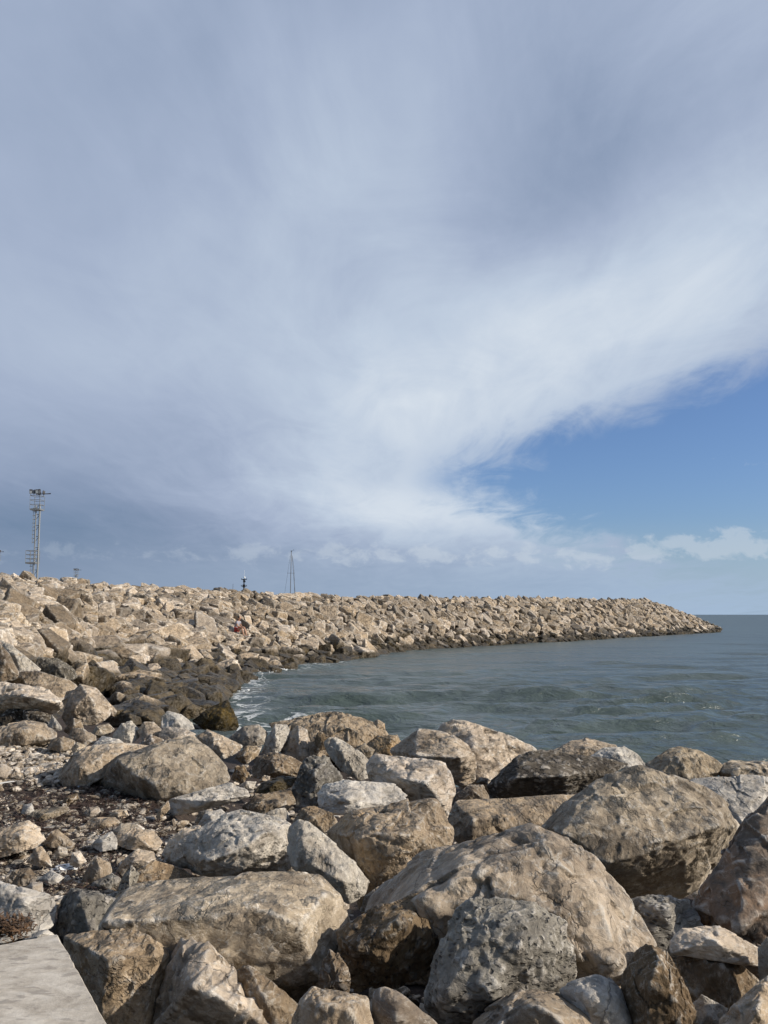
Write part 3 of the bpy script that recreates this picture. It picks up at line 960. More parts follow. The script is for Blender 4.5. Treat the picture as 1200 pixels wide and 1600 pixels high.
     [(304, 1152), (325, 1140), (345, 1149), (379, 1166), (370, 1178), (350, 1186), (325, 1174)], [(340, 1160, .1)], .8),
    ('boulder', 'wet black-brown pointed rock standing in the edge of the water', 'B', 1157,
     [(299, 1127), (325, 1108), (355, 1093), (365, 1110), (373, 1137), (355, 1153), (330, 1148), (305, 1132)], [(345, 1120, .1)], .7, dict(Y=23.5)),
    ('boulder', 'pale rock in front of the wet ledge beside the wet black pointed rock', 'W', 1162,
     [(252, 1122), (262, 1111), (285, 1117), (300, 1129), (303, 1139), (285, 1144), (255, 1138)], [(280, 1130, .1)], .8),
    ('boulder', 'cream low rock touching the top of the large grey boulder', 'L', 1177,
     [(249, 1147), (258, 1135), (290, 1138), (306, 1147), (290, 1160), (250, 1170)], [], .8),
    ('boulder', 'large grey boulder with one dark side and one bright side, standing on the seaweed', 'F', 1252,
     [(140, 1234), (160, 1200), (185, 1180), (215, 1172), (270, 1152), (305, 1149), (330, 1175), (350, 1195), (360, 1221), (340, 1230), (300, 1240), (250, 1247), (180, 1250), (142, 1243)],
     [(230, 1176, .22), (246, 1222, .0), (185, 1188, .2), (300, 1200, .2)], .8, dict(rough=.7, sharp=110, left=.65)),
    ('boulder', 'long pale boulder behind the dark side of the large grey boulder', 'L', 1235,
     [(87, 1217), (100, 1195), (120, 1175), (150, 1165), (200, 1160), (247, 1168), (215, 1180), (180, 1195), (150, 1222), (120, 1238), (95, 1228)],
     [(125, 1200, .1), (165, 1180, .3)], .8, dict(left=.3)),
    ('boulder', 'long white slab lying across the foot of the large grey boulder', 'W', 1280,
     [(263, 1264), (268, 1248), (300, 1240), (340, 1228), (360, 1222), (385, 1234), (389, 1245), (370, 1252), (330, 1260), (290, 1272), (270, 1274)],
     [(300, 1250, .25), (345, 1242, .25), (330, 1252, .05)], .6, dict(under=.3)),
    ('stone', 'small orange stone leaning on the end of the long white slab', 'O', 1282, [(243, 1277), (250, 1262), (263, 1250), (266, 1264), (250, 1280)], [], .8),
    ('boulder', 'smooth brown rock lying behind the white and ochre boulder', 'N', 1284,
     [(376, 1262), (400, 1243), (455, 1232), (462, 1257), (440, 1270), (400, 1272)], [], .9, dict(sharp=22)),
    ('stone', 'pale chip of rock standing behind the white and ochre boulder', 'W', 1292, [(408, 1274), (430, 1264), (446, 1262), (453, 1284), (415, 1284)], [], .8),
    ('boulder', 'rough brown rock between the white and ochre boulder and the ochre conglomerate', 'O', 1307,
     [(456, 1287), (470, 1262), (490, 1258), (520, 1270), (526, 1285), (505, 1300), (470, 1294)], [(490, 1275, .1)], .8),
    ('boulder', 'lumpy white and ochre boulder resting behind the flat-topped boulder', 'X', 1387,
     [(264, 1345), (278, 1318), (300, 1303), (330, 1293), (350, 1272), (375, 1265), (400, 1270), (440, 1280), (462, 1295), (466, 1320), (460, 1347), (440, 1368), (400, 1368), (320, 1376), (288, 1364)],
     [(345, 1302, .22), (385, 1322, .03), (330, 1345, .03), (420, 1300, .15)], .8, dict(rough=1.25, under=.3)),
    ('boulder', 'pale lobe of rock against the dark end of the white and ochre boulder', 'L', 1364,
     [(252, 1337), (265, 1310), (285, 1295), (312, 1290), (317, 1302), (285, 1335), (270, 1348)], [], .8),
    ('stone', 'bright white shard behind the pale lobe of rock', 'W', 1322, [(309, 1290), (320, 1270), (345, 1264), (356, 1274), (335, 1294)], [(330, 1275, .1)], .8),
    ('stone', 'dull grey stone just under the long white slab', 'F', 1306, [(303, 1286), (312, 1268), (330, 1263), (338, 1272), (322, 1290)], [], .8),
    ('boulder', 'white faceted boulder between the white and ochre boulder and the ochre conglomerate', 'W', 1417,
     [(453, 1292), (470, 1280), (490, 1290), (530, 1325), (560, 1355), (579, 1379), (570, 1402), (545, 1413), (510, 1378), (460, 1363), (448, 1332)],
     [(500, 1335, .12), (535, 1378, .0), (480, 1347, .03)], .8, dict(sharp=120, under=.15)),
    ('boulder', 'smooth brown wedge of rock in the shade of the white and ochre boulder', 'N', 1392,
     [(203, 1384), (215, 1360), (240, 1344), (285, 1357), (314, 1377), (280, 1392), (230, 1390)], [(240, 1350, .5)], .8, dict(rough=.5)),
    # ---- beside the slab
    ('boulder', 'white and tan lichened rock behind the far edge of the concrete slab', 'X', 1477,
     [(-45, 1400), (0, 1377), (30, 1387), (75, 1397), (86, 1410), (85, 1442), (65, 1458), (0, 1474), (-45, 1474)], [(40, 1410, .2)], .8),
    ('boulder', 'grey mottled conglomerate by the corner of the concrete slab', 'G', 1472,
     [(84, 1458), (90, 1420), (105, 1388), (125, 1384), (160, 1395), (181, 1408), (166, 1442), (145, 1466), (100, 1466)], [(125, 1405, .1)], .8, dict(left=.45)),
    ('stone', 'small flat cream stone tucked against the far edge of the slab', 'W', 1480, [(35, 1468), (60, 1455), (75, 1451), (85, 1461), (60, 1476)], [], .8),
    ('boulder', 'narrow mottled grey rock by the shaded wedge of brown rock', 'G', 1410,
     [(182, 1403), (188, 1375), (205, 1354), (218, 1365), (206, 1387), (192, 1408)], [], .8),
    ('boulder', 'round-backed rock with an orange lichen top, on the beach', 'O', 1374,
     [(178, 1363), (195, 1340), (215, 1325), (240, 1330), (252, 1346), (230, 1364), (200, 1369)], [], .8, dict(sharp=20)),
    ('boulder', 'pale pointed beach rock in front of the orange lichened one', 'L', 1384,
     [(127, 1377), (140, 1350), (150, 1336), (172, 1348), (176, 1362), (160, 1378), (140, 1383)], [(155, 1355, .1)], .8),
    ('stone', 'grey knobbly stone at the foot of the pale pointed beach rock', 'G', 1395, [(136, 1390), (150, 1378), (175, 1364), (187, 1376), (172, 1392)], [], .8),
    ('boulder', 'brown beach rock with an orange-stained end', 'O', 1332,
     [(179, 1317), (185, 1300), (215, 1293), (240, 1298), (254, 1316), (240, 1328), (205, 1328)], [(215, 1308, .1)], .8),
    ('stone', 'purple-grey stone behind the brown beach rock with the orange-stained end', 'F', 1308, [(174, 1300), (190, 1287), (210, 1285), (223, 1294), (210, 1303), (185, 1306)], [], .8),
    ('boulder', 'white beach rock next to the brown one with the orange-stained end', 'W', 1332,
     [(142, 1320), (155, 1308), (175, 1298), (184, 1313), (181, 1327), (160, 1331)], [(160, 1315, .1)], .8),
    ('boulder', 'large pale grey beach rock cut by the edge of the photo', 'L', 1347,
     [(-35, 1310), (0, 1300), (25, 1287), (45, 1282), (62, 1295), (73, 1311), (60, 1323), (20, 1334), (-35, 1347)], [(30, 1305, .1)], .8),
    ('boulder', 'tan and orange rock beside the large pale grey beach rock', 'O', 1328,
     [(69, 1320), (80, 1298), (90, 1296), (100, 1305), (118, 1318), (108, 1326), (80, 1325)], [], .8),
    ('boulder', 'small pyramid of pale rock in front of the large pale grey beach rock', 'L', 1359,
     [(41, 1347), (55, 1325), (65, 1322), (78, 1340), (81, 1354), (60, 1353)], [(62, 1340, .05)], .8),
    ('stone', 'upright beige stone standing clear on the seaweed', 'L', 1358, [(109, 1352), (113, 1332), (125, 1329), (136, 1346), (125, 1355)], [(122, 1342, .05)], .8),
    ('stone', 'grey angular stone between the orange rock and the upright beige stone', 'F', 1345, [(81, 1340), (92, 1322), (105, 1325), (107, 1337), (92, 1342)], [], .8),
    ('boulder', 'dark pitted rock on the beach near the slab', 'D', 1390,
     [(7, 1377), (25, 1358), (45, 1355), (59, 1371), (50, 1384), (25, 1387)], [], .8),
    ('stone', 'bright flat stone beside the dark pitted beach rock', 'W', 1386, [(59, 1374), (80, 1359), (101, 1371), (90, 1380), (75, 1384)], [], .8),
    ('stone', 'cream wedge between the dark pitted beach rock and the slab', 'L', 1404, [(29, 1394), (50, 1378), (66, 1378), (67, 1394), (50, 1402)], [], .8),
    ('stone', 'long flat greenish-grey stone lying on the seaweed', 'F', 1290, [(39, 1280), (55, 1266), (105, 1259), (109, 1266), (75, 1282), (50, 1289)], [], .8),
    ('stone', 'wide flat pale stone on the seaweed behind the white beach rock', 'L', 1299, [(130, 1290), (145, 1278), (180, 1276), (187, 1286), (165, 1295), (140, 1298)], [], .8),
    ('stone', 'flat angular beige stone in the seaweed in front of the drink can', 'L', 1282, [(125, 1276), (140, 1262), (153, 1259), (157, 1268), (140, 1280)], [], .8),
    ('stone', 'flat cream stone in the seaweed before the dark side of the large grey boulder', 'L', 1284, [(167, 1276), (180, 1267), (198, 1264), (201, 1275), (185, 1282)], [], .8),
    ('stone', 'flat grey-brown stone leaning below the drink can', 'N', 1262, [(92, 1257), (105, 1244), (121, 1239), (123, 1248), (105, 1260)], [], .8),
    ('stone', 'blocky cream stone at the end of the long flat greenish-grey one', 'W', 1279, [(32, 1274), (37, 1258), (50, 1255), (54, 1268), (45, 1277)], [], .8),
    ('stone', 'cream wedge-shaped stone at the edge of the gravel', 'L', 1219, [(14, 1216), (22, 1200), (31, 1202), (33, 1214)], [], .8),
    ('boulder', 'cream boulder corner cut by the edge of the photo beside the gravel', 'L', 1222, [(-25, 1216), (-20, 1196), (5, 1193), (20, 1200), (10, 1216)], [], .8),
    ('boulder', 'gold-stained cream rock at the top of the gravel', 'O', 1177, [(74, 1171), (80, 1155), (100, 1151), (118, 1157), (116, 1171), (95, 1175)], [(95, 1160, .1)], .8),
    ('boulder', 'low broad cream boulder behind the gravel', 'L', 1170, [(-35, 1150), (0, 1135), (40, 1125), (70, 1130), (86, 1142), (81, 1157), (40, 1163), (-35, 1168)], [(40, 1140, .1)], .8),
    # ---- the bank beyond the beach
    ('boulder', 'thick cream slab with an ochre back, overhanging the black rocks', 'L', 1130,
     [(-45, 1080), (0, 1063), (30, 1067), (75, 1077), (97, 1094), (97, 1106), (82, 1115), (40, 1110), (-45, 1117)], [(40, 1088, .1), (85, 1098, .05)], .7, dict(Y=17.0, left=.1, under=.5)),
    ('boulder', 'black rock in the shade under the thick cream slab', 'K', 1137, [(-35, 1132), (0, 1116), (20, 1107), (36, 1108), (42, 1134), (20, 1140)], [], .8, dict(Y=17.2)),
    ('boulder', 'second black rock under the thick cream slab, next to the faceted tan rock', 'K', 1137, [(36, 1110), (60, 1108), (80, 1118), (80, 1134), (40, 1136)], [], .8, dict(Y=17.0)),
    ('boulder', 'sharply faceted tan rock beside the end of the thick cream slab', 'L', 1152,
     [(97, 1122), (105, 1095), (115, 1080), (125, 1069), (150, 1075), (168, 1095), (173, 1117), (150, 1132), (110, 1137)], [(137, 1085, .1), (150, 1110, .03), (118, 1105, .05)], .8, dict(Y=18.5, rough=.7)),
    ('boulder', 'thin tan plate leaning on the faceted tan rock', 'L', 1140, [(148, 1076), (160, 1088), (183, 1112), (178, 1121), (165, 1112)], [], .6, dict(Y=19.0)),
    ('stone', 'tan chunk at the foot of the faceted tan rock', 'N', 1154, [(99, 1142), (115, 1122), (128, 1125), (131, 1139), (110, 1148)], [(116, 1132, .05)], .8),
    ('stone', 'bright chip below the end of the thick cream slab', 'W', 1145, [(74, 1133), (82, 1117), (96, 1136), (98, 1142), (80, 1142)], [], .8, dict(Y=16.8)),
    ('boulder', 'flat tan slab sloping above the thick cream slab', 'O', 1100,
     [(28, 1048), (60, 1048), (110, 1064), (121, 1072), (110, 1082), (95, 1094), (70, 1080), (40, 1068)], [(80, 1064, .4)], .9, dict(Y=18.8, rough=.6, root=False)),
    ('boulder', 'round brown boulder cut by the edge of the photo above the thick cream slab', 'N', 1080,
     [(-35, 1020), (0, 1007), (15, 1024), (29, 1050), (28, 1062), (0, 1066), (-35, 1066)], [(8, 1035, .05)], .8, dict(Y=18.8)),
    ('boulder', 'cream slab with a gold edge, lying behind the round brown boulder', 'X', 1068,
     [(-20, 992), (0, 1000), (20, 1010), (45, 1030), (61, 1048), (50, 1055), (30, 1048), (5, 1025)], [(25, 1025, .1)], .8, dict(Y=21.0)),
    ('boulder', 'rough grey conglomerate-like boulder above the flat tan slab', 'G', 1072,
     [(54, 1042), (62, 1027), (90, 1030), (115, 1045), (121, 1059), (105, 1066), (80, 1057)], [(92, 1042, .1)], .8, dict(Y=21.5)),
    # ---- jumble between the beach and the wet ledge
    ('boulder', 'pale angular rock at the head of the beach, brightest of the jumble', 'W', 1167, [(174, 1152), (190, 1130), (205, 1126), (219, 1140), (218, 1152), (205, 1163), (190, 1160)], [(200, 1142, .1)], .8),
    ('boulder', 'tan round rock touching the pale angular rock at the head of the beach', 'O', 1168, [(214, 1142), (225, 1127), (240, 1127), (253, 1140), (245, 1154), (225, 1157)], [], .8),
    ('boulder', 'brown low rock in front of the tan round rock', 'N', 1174, [(217, 1162), (235, 1147), (255, 1155), (259, 1170), (230, 1171)], [], .8),
    ('boulder', 'flat tan rock at the head of the beach near the gold-stained one', 'O', 1170, [(107, 1152), (112, 1137), (130, 1138), (151, 1150), (149, 1162), (130, 1165)], [], .8),
    ('stone', 'grey rock behind the flat tan rock at the head of the beach', 'F', 1162, [(139, 1152), (150, 1135), (170, 1130), (179, 1140), (165, 1153)], [], .8),
    ('boulder', 'cream sloping rock behind the long pale boulder', 'W', 1174, [(142, 1167), (160, 1150), (185, 1154), (197, 1163), (170, 1171)], [], .8),
    ('stone', 'dull grey stone by the end of the long pale boulder', 'F', 1182, [(111, 1170), (120, 1159), (135, 1164), (131, 1179), (115, 1180)], [], .8),
    ('stone', 'reddish brown stone behind the large grey boulder', 'D', 1228, [(361, 1217), (368, 1198), (380, 1194), (390, 1210), (381, 1225)], [], .8),
    ('stone', 'pale stone in the gap beyond the end of the long white slab', 'W', 1241, [(369, 1230), (385, 1220), (401, 1221), (396, 1234), (380, 1237)], [], .8),
    ('stone', 'long dark brown stone lying in the gap by the dark grey mottled conglomerate', 'B', 1244, [(396, 1238), (410, 1222), (440, 1212), (463, 1215), (456, 1229), (420, 1241)], [], .8),
    ('stone', 'small tan stone standing behind the long dark brown one', 'L', 1228, [(403, 1222), (412, 1211), (422, 1213), (422, 1224)], [], .8),
    ('stone', 'pale stone by the ochre conglomerate, in the gap before the flat tan slab', 'W', 1313, [(703, 1300), (704, 1284), (713, 1283), (718, 1295), (708, 1304)], [], .8),
    ('stone', 'tiny stone in the crack under the pale one beside the ochre conglomerate', 'L', 1322, [(704, 1314), (705, 1307), (712, 1307), (713, 1314)], [], .8),
    # ---- far row by the water
    ('boulder', 'cream boulder at the water behind the black conglomerate', 'O', 1197, [(858, 1175), (890, 1158), (915, 1152), (940, 1160), (965, 1165), (962, 1182), (880, 1187)], [(915, 1166, .2)], .8),
    ('boulder', 'whitish boulder at the water between the black conglomerate and the long grey ridge', 'W', 1205, [(923, 1181), (945, 1168), (975, 1166), (995, 1178), (1009, 1196), (980, 1203), (930, 1193)], [(965, 1178, .2)], .8),
    ('boulder', 'grey ridge of rock at the water above the massive grey-brown boulder', 'F', 1227,
     [(1007, 1194), (1030, 1187), (1045, 1170), (1060, 1166), (1090, 1172), (1115, 1184), (1132, 1196), (1120, 1208), (1080, 1220), (1030, 1207)], [(1060, 1182, .2)], .8),
    ('boulder', 'low grey rock at the water cut by the edge of the photo', 'F', 1227, [(1116, 1202), (1140, 1187), (1170, 1191), (1200, 1191), (1250, 1194), (1250, 1217), (1160, 1217)], [(1160, 1198, .2)], .7),
    ('boulder', 'flat pale ledge with a dark crack, above the rust-streaked boulder', 'W', 1302,
     [(1060, 1224), (1100, 1215), (1150, 1212), (1200, 1214), (1250, 1218), (1250, 1265), (1190, 1264), (1160, 1294), (1130, 1264), (1090, 1237)], [(1150, 1245, .3), (1120, 1238, .35)], .8, dict(rough=.8, root=False)),
]
BOXES = []
for i, r in enumerate(ROCKS):
    name, label, stone, yb, outline, inner, k = r[:7]
    near_rock(i, name, label, stone, yb, outline, inner, k, **(r[7] if len(r) > 7 else {}))
    BOXES.append(np.array(outline, float))


def in_poly(px, py, poly):
    x, y = poly[:, 0], poly[:, 1]
    x2, y2 = np.roll(x, -1), np.roll(y, -1)
    c = ((y > py) != (y2 > py)) & (px < (x2 - x) * (py - y) / (y2 - y + 1e-9) + x)
    return c.sum() % 2 == 1


def to_px(p):
    d = np.asarray(p, float) - np.array((0, 0, EYE))
    f = d[1] * cp + d[2] * sp
    u_ = d[2] * cp - d[1] * sp
    return 600 + FPX * d[0] / f, 800 - FPX * u_ / f


# ------------------------------------------------------------------ boulders of the breakwater
lib = []
r_ = np.random.default_rng(99)
for v in range(44):
    p = np.array([(a, b_, c) for a in (-1, 1) for b_ in (-1, 1) for c in (-1, 1)], float)
    p = p * np.array((0.78, 0.74, 0.72)) + r_.normal(0, 0.17, p.shape)
    ex = r_.normal(size=(3, 3))
    ex /= np.linalg.norm(ex, axis=1)[:, None]
    p = np.concatenate([p, ex * r_.uniform(0.85, 1.1, (3, 1))])
    lib.append((p, int(r_.integers(1, 9999))))
LIBV = [rock_verts(p, 4, sd, 110, 4, 0.75, '', fine=False) for p, sd in lib]

NEAR_PX = [b for b in BOXES if b[:, 1].min() < 1170]
cand = []
cell = {}
tries = np.random.default_rng(3)
for _ in range(60000):
    px = tries.uniform(-110, 1122)
    t_ = tries.uniform(-0.02, 1.0) if tries.random() < 0.86 else tries.uniform(0.96, 1.0)
    p = bank(px, t_)
    Yp = p[1]
    d_ = float(np.clip(tries.lognormal(0.0, 0.34), 0.52, 1.8))
    if px < 360:
        d_ *= 1.12
    d_ = min(d_, 0.55 + Yp / 36.0)
    if t_ > 0.9:
        d_ = min(d_, 1.1)
    sep_ = d_ * 0.76
    qx, qy = to_px(p)
    if qy > 1062 and qx < 190:
        continue
    if qy > 1030 and any(in_poly(qx, qy, b) or in_poly(qx, qy - 8, b) or in_poly(qx - 10, qy + 6, b) for b in NEAR_PX):
        continue
    if t_ > 0.9:
        p = p - np.array((0, 0, 0.22 * d_))
    ck = (int(p[0] // 1.2), int(p[1] // 1.2))
    ok = True
    for a in (-1, 0, 1):
        for b_ in (-1, 0, 1):
            for (o, od) in cell.get((ck[0] + a, ck[1] + b_), ()):
                e = o - p
                if e @ e < ((sep_ + od) * 0.5) ** 2:
                    ok = False
                    break
            if not ok:
                break
        if not ok:
            break
    if not ok:
        continue
    cell.setdefault(ck, []).append((p, sep_))
    cand.append((px, t_, p, d_))
print('breakwater boulders', len(cand))


def boulder_matrix(px, t_, d_, r):
    e = 2.0 if px < 1000 else 0.8
    a, b = bank(px + e, t_) - bank(px - e, t_), bank(px, min(1, max(0, t_) + .05)) - bank(px, min(1, max(0, t_) + .05) - .1)
    a = Vector(a).normalized()
    n = a.cross(Vector(b))
    if n.length < 1e-6:
        n = Vector((0, 0, 1))
    n.normalize()
    if n.z < 0:
        n = -n
    n = (n + Vector((0, 0, 0.5)) + Vector(r.normal(0, 0.42, 3))).normalized()
    q = n.to_track_quat('Z', 'Y').to_matrix() @ Matrix.Rotation(r.uniform(0, 6.28), 3, 'Z')
    dims = (d_ * r.uniform(0.92, 1.28), d_ * r.uniform(0.74, 1.0), d_ * r.uniform(0.58, 0.90))
    return np.array(q), np.array(dims) * 0.56, dims


tries = np.random.default_rng(12)
built = []
for (px, t_, p, d_) in cand:
    R3, sc, dims = boulder_matrix(px, t_, d_, tries)
    v = int(tries.integers(len(LIBV)))
    built.append((px, t_, p, d_, R3, sc, dims, v, to_px(p)))
n_near = sum(1 for r in ROCKS if r[0] == 'boulder')
N_IND = 292 - n_near
order = sorted((i for i, c in enumerate(built) if 8 < c[8][0] < 1195 and c[1] > 0.0), key=lambda i: -built[i][3] / built[i][2][1])
ind = set(order[:N_IND])
SITES = [(0, 30, 'left of the tall mast'), (30, 85, 'under the tall mast'),
         (85, 115, 'between the floodlight masts'), (115, 140, 'under the small distant mast'),
         (140, 250, 'past the small distant mast'), (250, 345, 'before the seated person'),
         (345, 400, 'around the seated person'), (400, 480, 'under the sailing mast'), (480, 1200, 'beyond the sailing mast')]
ORD = ('first second third fourth fifth sixth seventh eighth ninth tenth eleventh twelfth thirteenth fourteenth fifteenth sixteenth '
       'seventeenth eighteenth nineteenth twentieth').split()
zones = {}
for i in ind:
    px, t_, p, d_, R3, sc, dims, v, q = built[i]
    row = 'crest' if t_ > 0.93 else 'upper slope' if t_ > 0.62 else 'middle slope' if t_ > 0.34 else 'lowest slope'
    shape = 'long flat' if dims[2] / dims[0] < 0.45 else 'blocky' if dims[2] / dims[0] > 0.68 else 'angular'
    site = next(s for a, b, s in SITES if a <= q[0] < b)
    zones.setdefault((row, site, shape), []).append(i)
for (row, site, shape), ids in zones.items():
    ids.sort(key=lambda i: built[i][8][0])
    for k_, i in enumerate(ids):
        px, t_, p, d_, R3, sc, dims, v, q = built[i]
        pts, sd = lib[v]
        V_, F_ = rock_verts(pts, 5, sd + i * 7, 110, 5, 0.9, 'strata' if i % 3 == 0 else '', fine=True)
        V_ = (V_ * sc) @ R3.T + p
        ob = rock_object('boulder', V_, F_, MAT['S'], smooth=True)
        if len(ids) == 1:
            lab = f'only {shape} boulder on the breakwater {row} {site}'
        elif len(ids) <= 20:
            lab = f'{ORD[k_]} {shape} boulder counting seaward, breakwater {row}, {site}'
        else:
            lab = f'{shape} boulder on the breakwater {row} {site}'
        tag(ob, lab, 'boulder', 'boulders of the near breakwater')
VV, FF, TT = [], [], []
off = 0
for i, (px, t_, p, d_, R3, sc, dims, v, q) in enumerate(built):
    if i in ind:
        continue
    V0, F0 = LIBV[v]
    VV.append((V0 * sc) @ R3.T + p)
    FF.append(F0 + off)
    TT.append(np.full(len(V0), tries.random()))
    off += len(V0)
far = make_mesh('breakwater_boulders', np.concatenate(VV), np.concatenate(FF), MAT['S'], False, np.concatenate(TT))
tag(link('breakwater_boulders', far), 'pale boulders heaped along the far breakwater down to its dark wet foot', 'boulders', kind='stuff')

# the same shore carried on past both edges of the photograph
VV, FF, TT = [], [], []
off = 0
taken = []
sr = np.random.default_rng(77)
for _ in range(1500):
    right = sr.random() < 0.55
    y = sr.uniform(2.5, 17.0) if right else sr.uniform(6.0, 19.0)
    edge_x = 0.5 * y
    x = edge_x + sr.uniform(1.0, 8.0) if right else -edge_x - sr.uniform(0.9, 7.0)
    d_ = float(sr.uniform(0.7, 1.7) if right else sr.uniform(0.4, 1.4))
    if right and x - edge_x < 0.5 + d_ * 0.8:
        continue
    if any((x - a) ** 2 + (y - b_) ** 2 < ((d_ + e) * 0.38) ** 2 for a, b_, e in taken):
        continue
    taken.append((x, y, d_))
    q = np.array(Matrix.Rotation(sr.uniform(0, 6.28), 3, 'Z') @ Matrix.Rotation(sr.normal(0, .3), 3, 'X'))
    V0, F0 = LIBV[sr.integers(len(LIBV))]
    zc = ground_z(x, y)
    VV.append((V0 * np.array((d_, d_ * .8, d_ * .66)) * 0.6) @ q.T + np.array((x, y, zc + d_ * 0.2)))
    FF.append(F0 + off)
    TT.append(np.full(len(V0), sr.random()))
    off += len(V0)
tag(link('shore_boulders', make_mesh('shore_boulders', np.concatenate(VV), np.concatenate(FF), MAT['L'], False, np.concatenate(TT))),
    'boulders of the same shore carrying on beyond the edges of the photo', 'boulders', kind='stuff')

# ------------------------------------------------------------------ beach: loose stones, gravel, seaweed
NEARB = [b for b in BOXES if b[:, 1].max() > 1150]


def clear_px(px, py, m=0):
    return not any(in_poly(px, py, b) for b in NEARB)


r_ = np.random.default_rng(31)
STONE_SITES = [('thin pale stone lying on the seaweed between the gravel and the beach rocks', (0, 260, 1205, 1300)),
               ('small pale stone in the clutter between the beach rocks and the slab', (0, 260, 1300, 1400))]
stone_lib = []
for v in range(12):
    p = r_.normal(size=(12, 3))
    p /= np.linalg.norm(p, axis=1)[:, None]
    V_, F_ = rock_verts(p, 4, 500 + v, 34, 6, 1.1, '', fine=False)
    V_[:, 2] -= V_[:, 2].min()
    stone_lib.append([make_mesh('stone', V_ * 0.5, F_, MAT[m]) for m in ('L', 'W', 'F', 'N')])
placed = []
for lab, (x0, x1, y0, y1) in STONE_SITES:
    got = 0
    for _ in range(3000):
        if got >= 62:
            break
        px, py = r_.uniform(x0, x1), r_.uniform(y0, y1)
        if not clear_px(px, py) or any((px - a) ** 2 + ((py - b_) * 1.6) ** 2 < 13 ** 2 for a, b_ in placed):
            continue
        Y = Yof(px, py)
        p = at(px, py, Y)
        w_ = r_.uniform(9, 30) / FPX * Y
        o = link('stone', stone_lib[r_.integers(12)][int(r_.choice([0, 0, 0, 1, 1, 2, 3]))], loc=(p[0], p[1], ground_z(p[0], p[1]) - 0.02))
        o.scale = (w_ * r_.uniform(.8, 1.3), w_ * r_.uniform(.6, .9), w_ * r_.uniform(.25, .5))
        o.rotation_euler = (r_.normal(0, .12), r_.normal(0, .12), r_.uniform(0, 6.28))
        tag(o, lab, 'stone', 'loose stones on the beach' if y0 < 1300 else 'loose stones near the slab')
        placed.append((px, py))
        got += 1

peb = []
for v in range(8):
    p = r_.normal(size=(10, 3))
    p /= np.linalg.norm(p, axis=1)[:, None]
    peb.append(rock_verts(p, 2, 700 + v, 30, 4, 1.0, '', fine=False))
VV, FF, TT = [], [], []
off = 0


def scatter(n, region, size, fn=None):
    global off
    for _ in range(n):
        px, py = r_.uniform(*region[:2]), r_.uniform(*region[2:])
        if fn and not fn(px, py):
            continue
        p = at(px, py, Yof(px, py))
        V0, F0 = peb[r_.integers(8)]
        s_ = r_.uniform(*size) * np.array((r_.uniform(.8, 1.4), r_.uniform(.7, 1.1), r_.uniform(.35, .7))) * 0.5
        a = r_.uniform(0, 6.28)
        R3 = np.array(Matrix.Rotation(a, 3, 'Z') @ Matrix.Rotation(r_.normal(0, .25), 3, 'X'))
        z = ground_z(p[0], p[1])
        VV.append((V0 * s_) @ R3.T + np.array((p[0], p[1], z + s_[2] * 0.4)))
        FF.append(F0 + off)
        TT.append(np.full(len(V0), r_.random()))
        off += len(V0)


scatter(1500, (-60, 125, 1155, 1222), (.06, .24))
scatter(2600, (-420, -55, 1165, 1420), (.05, .24))
scatter(500, (60, 260, 1165, 1215), (.06, .22))
scatter(1150, (-60, 280, 1215, 1330), (.03, .17))
scatter(2600, (-60, 270, 1285, 1420), (.03, .14))
scatter(900, (250, 560, 1165, 1300), (.06, .24))
scatter(1300, (180, 1200, 1255, 1600), (.07, .30))
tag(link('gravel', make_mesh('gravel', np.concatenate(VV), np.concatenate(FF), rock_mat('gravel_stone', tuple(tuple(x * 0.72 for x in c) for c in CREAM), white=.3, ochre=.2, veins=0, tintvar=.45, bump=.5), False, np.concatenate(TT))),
    'loose beige gravel spread over the little beach between the boulders', 'gravel', kind='stuff')

weed_m = flat_mat('dried_seaweed', (0.040, 0.022, 0.015), 0.85, vary=0.6, scale=5)


def weed_mesh(spots, length, width, up):
    VV, FF = [], []
    o = 0
    for p in spots:
        a = r_.uniform(0, 6.28)
        L = r_.uniform(*length)
        bend = r_.normal(0, 0.8)
        el = abs(r_.normal(0, up))
        c = np.array(p, float)
        rows_ = []
        for k_ in range(4):
            dr = np.array((math.cos(a), math.sin(a), math.sin(el) * (1 - k_ * 0.6)))
            sd = np.array((-math.sin(a), math.cos(a), r_.normal(0, .4))) * width * (1 - k_ * 0.2)
            rows_ += [c - sd, c + sd]
            c = c + dr * L / 3
            a += bend / 3
        VV += rows_
        for k_ in range(3):
            FF.append((o + 2 * k_, o + 2 * k_ + 1, o + 2 * k_ + 3, o + 2 * k_ + 2))
        o += 8
    return np.array(VV), np.array(FF, dtype=np.int32)


spots = []
for _ in range(9500):
    px, py = r_.uniform(-40, 275), r_.uniform(1208, 1400)
    k_ = math.exp(-((py - 1265) / 38) ** 2) + 0.35
    if r_.random() > k_:
        continue
    p = at(px, py, Yof(px, py))
    spots.append((p[0], p[1], ground_z(p[0], p[1]) + r_.uniform(0.0, 0.05)))
V_, F_ = weed_mesh(spots, (.06, .22), .008, .35)
tag(link('seaweed', make_mesh('seaweed', V_, F_, weed_m, False)), 'dark brown dried seaweed strewn over the beach between the stones', 'seaweed', kind='stuff')

clump_m = flat_mat('rusty_seaweed', (0.100, 0.056, 0.028), 0.85, vary=0.6, scale=14)
spots = []
b0 = at(10, 1450, 4.75)
for _ in range(420):
    e = np.clip(r_.normal(0, 1, 3), -1.4, 1.4) * np.array((.085, .055, .03))
    spots.append(b0 + e)
V_, F_ = weed_mesh(spots, (.03, .07), .006, .7)
base = np.array((b0[0], b0[1], V_[:, 2].min()))
tag(link('seaweed_clump', make_mesh('seaweed_clump', V_ - base, F_, clump_m, False), loc=base),
    'rusty brown clump of dry seaweed heaped at the far edge of the concrete slab', 'seaweed')

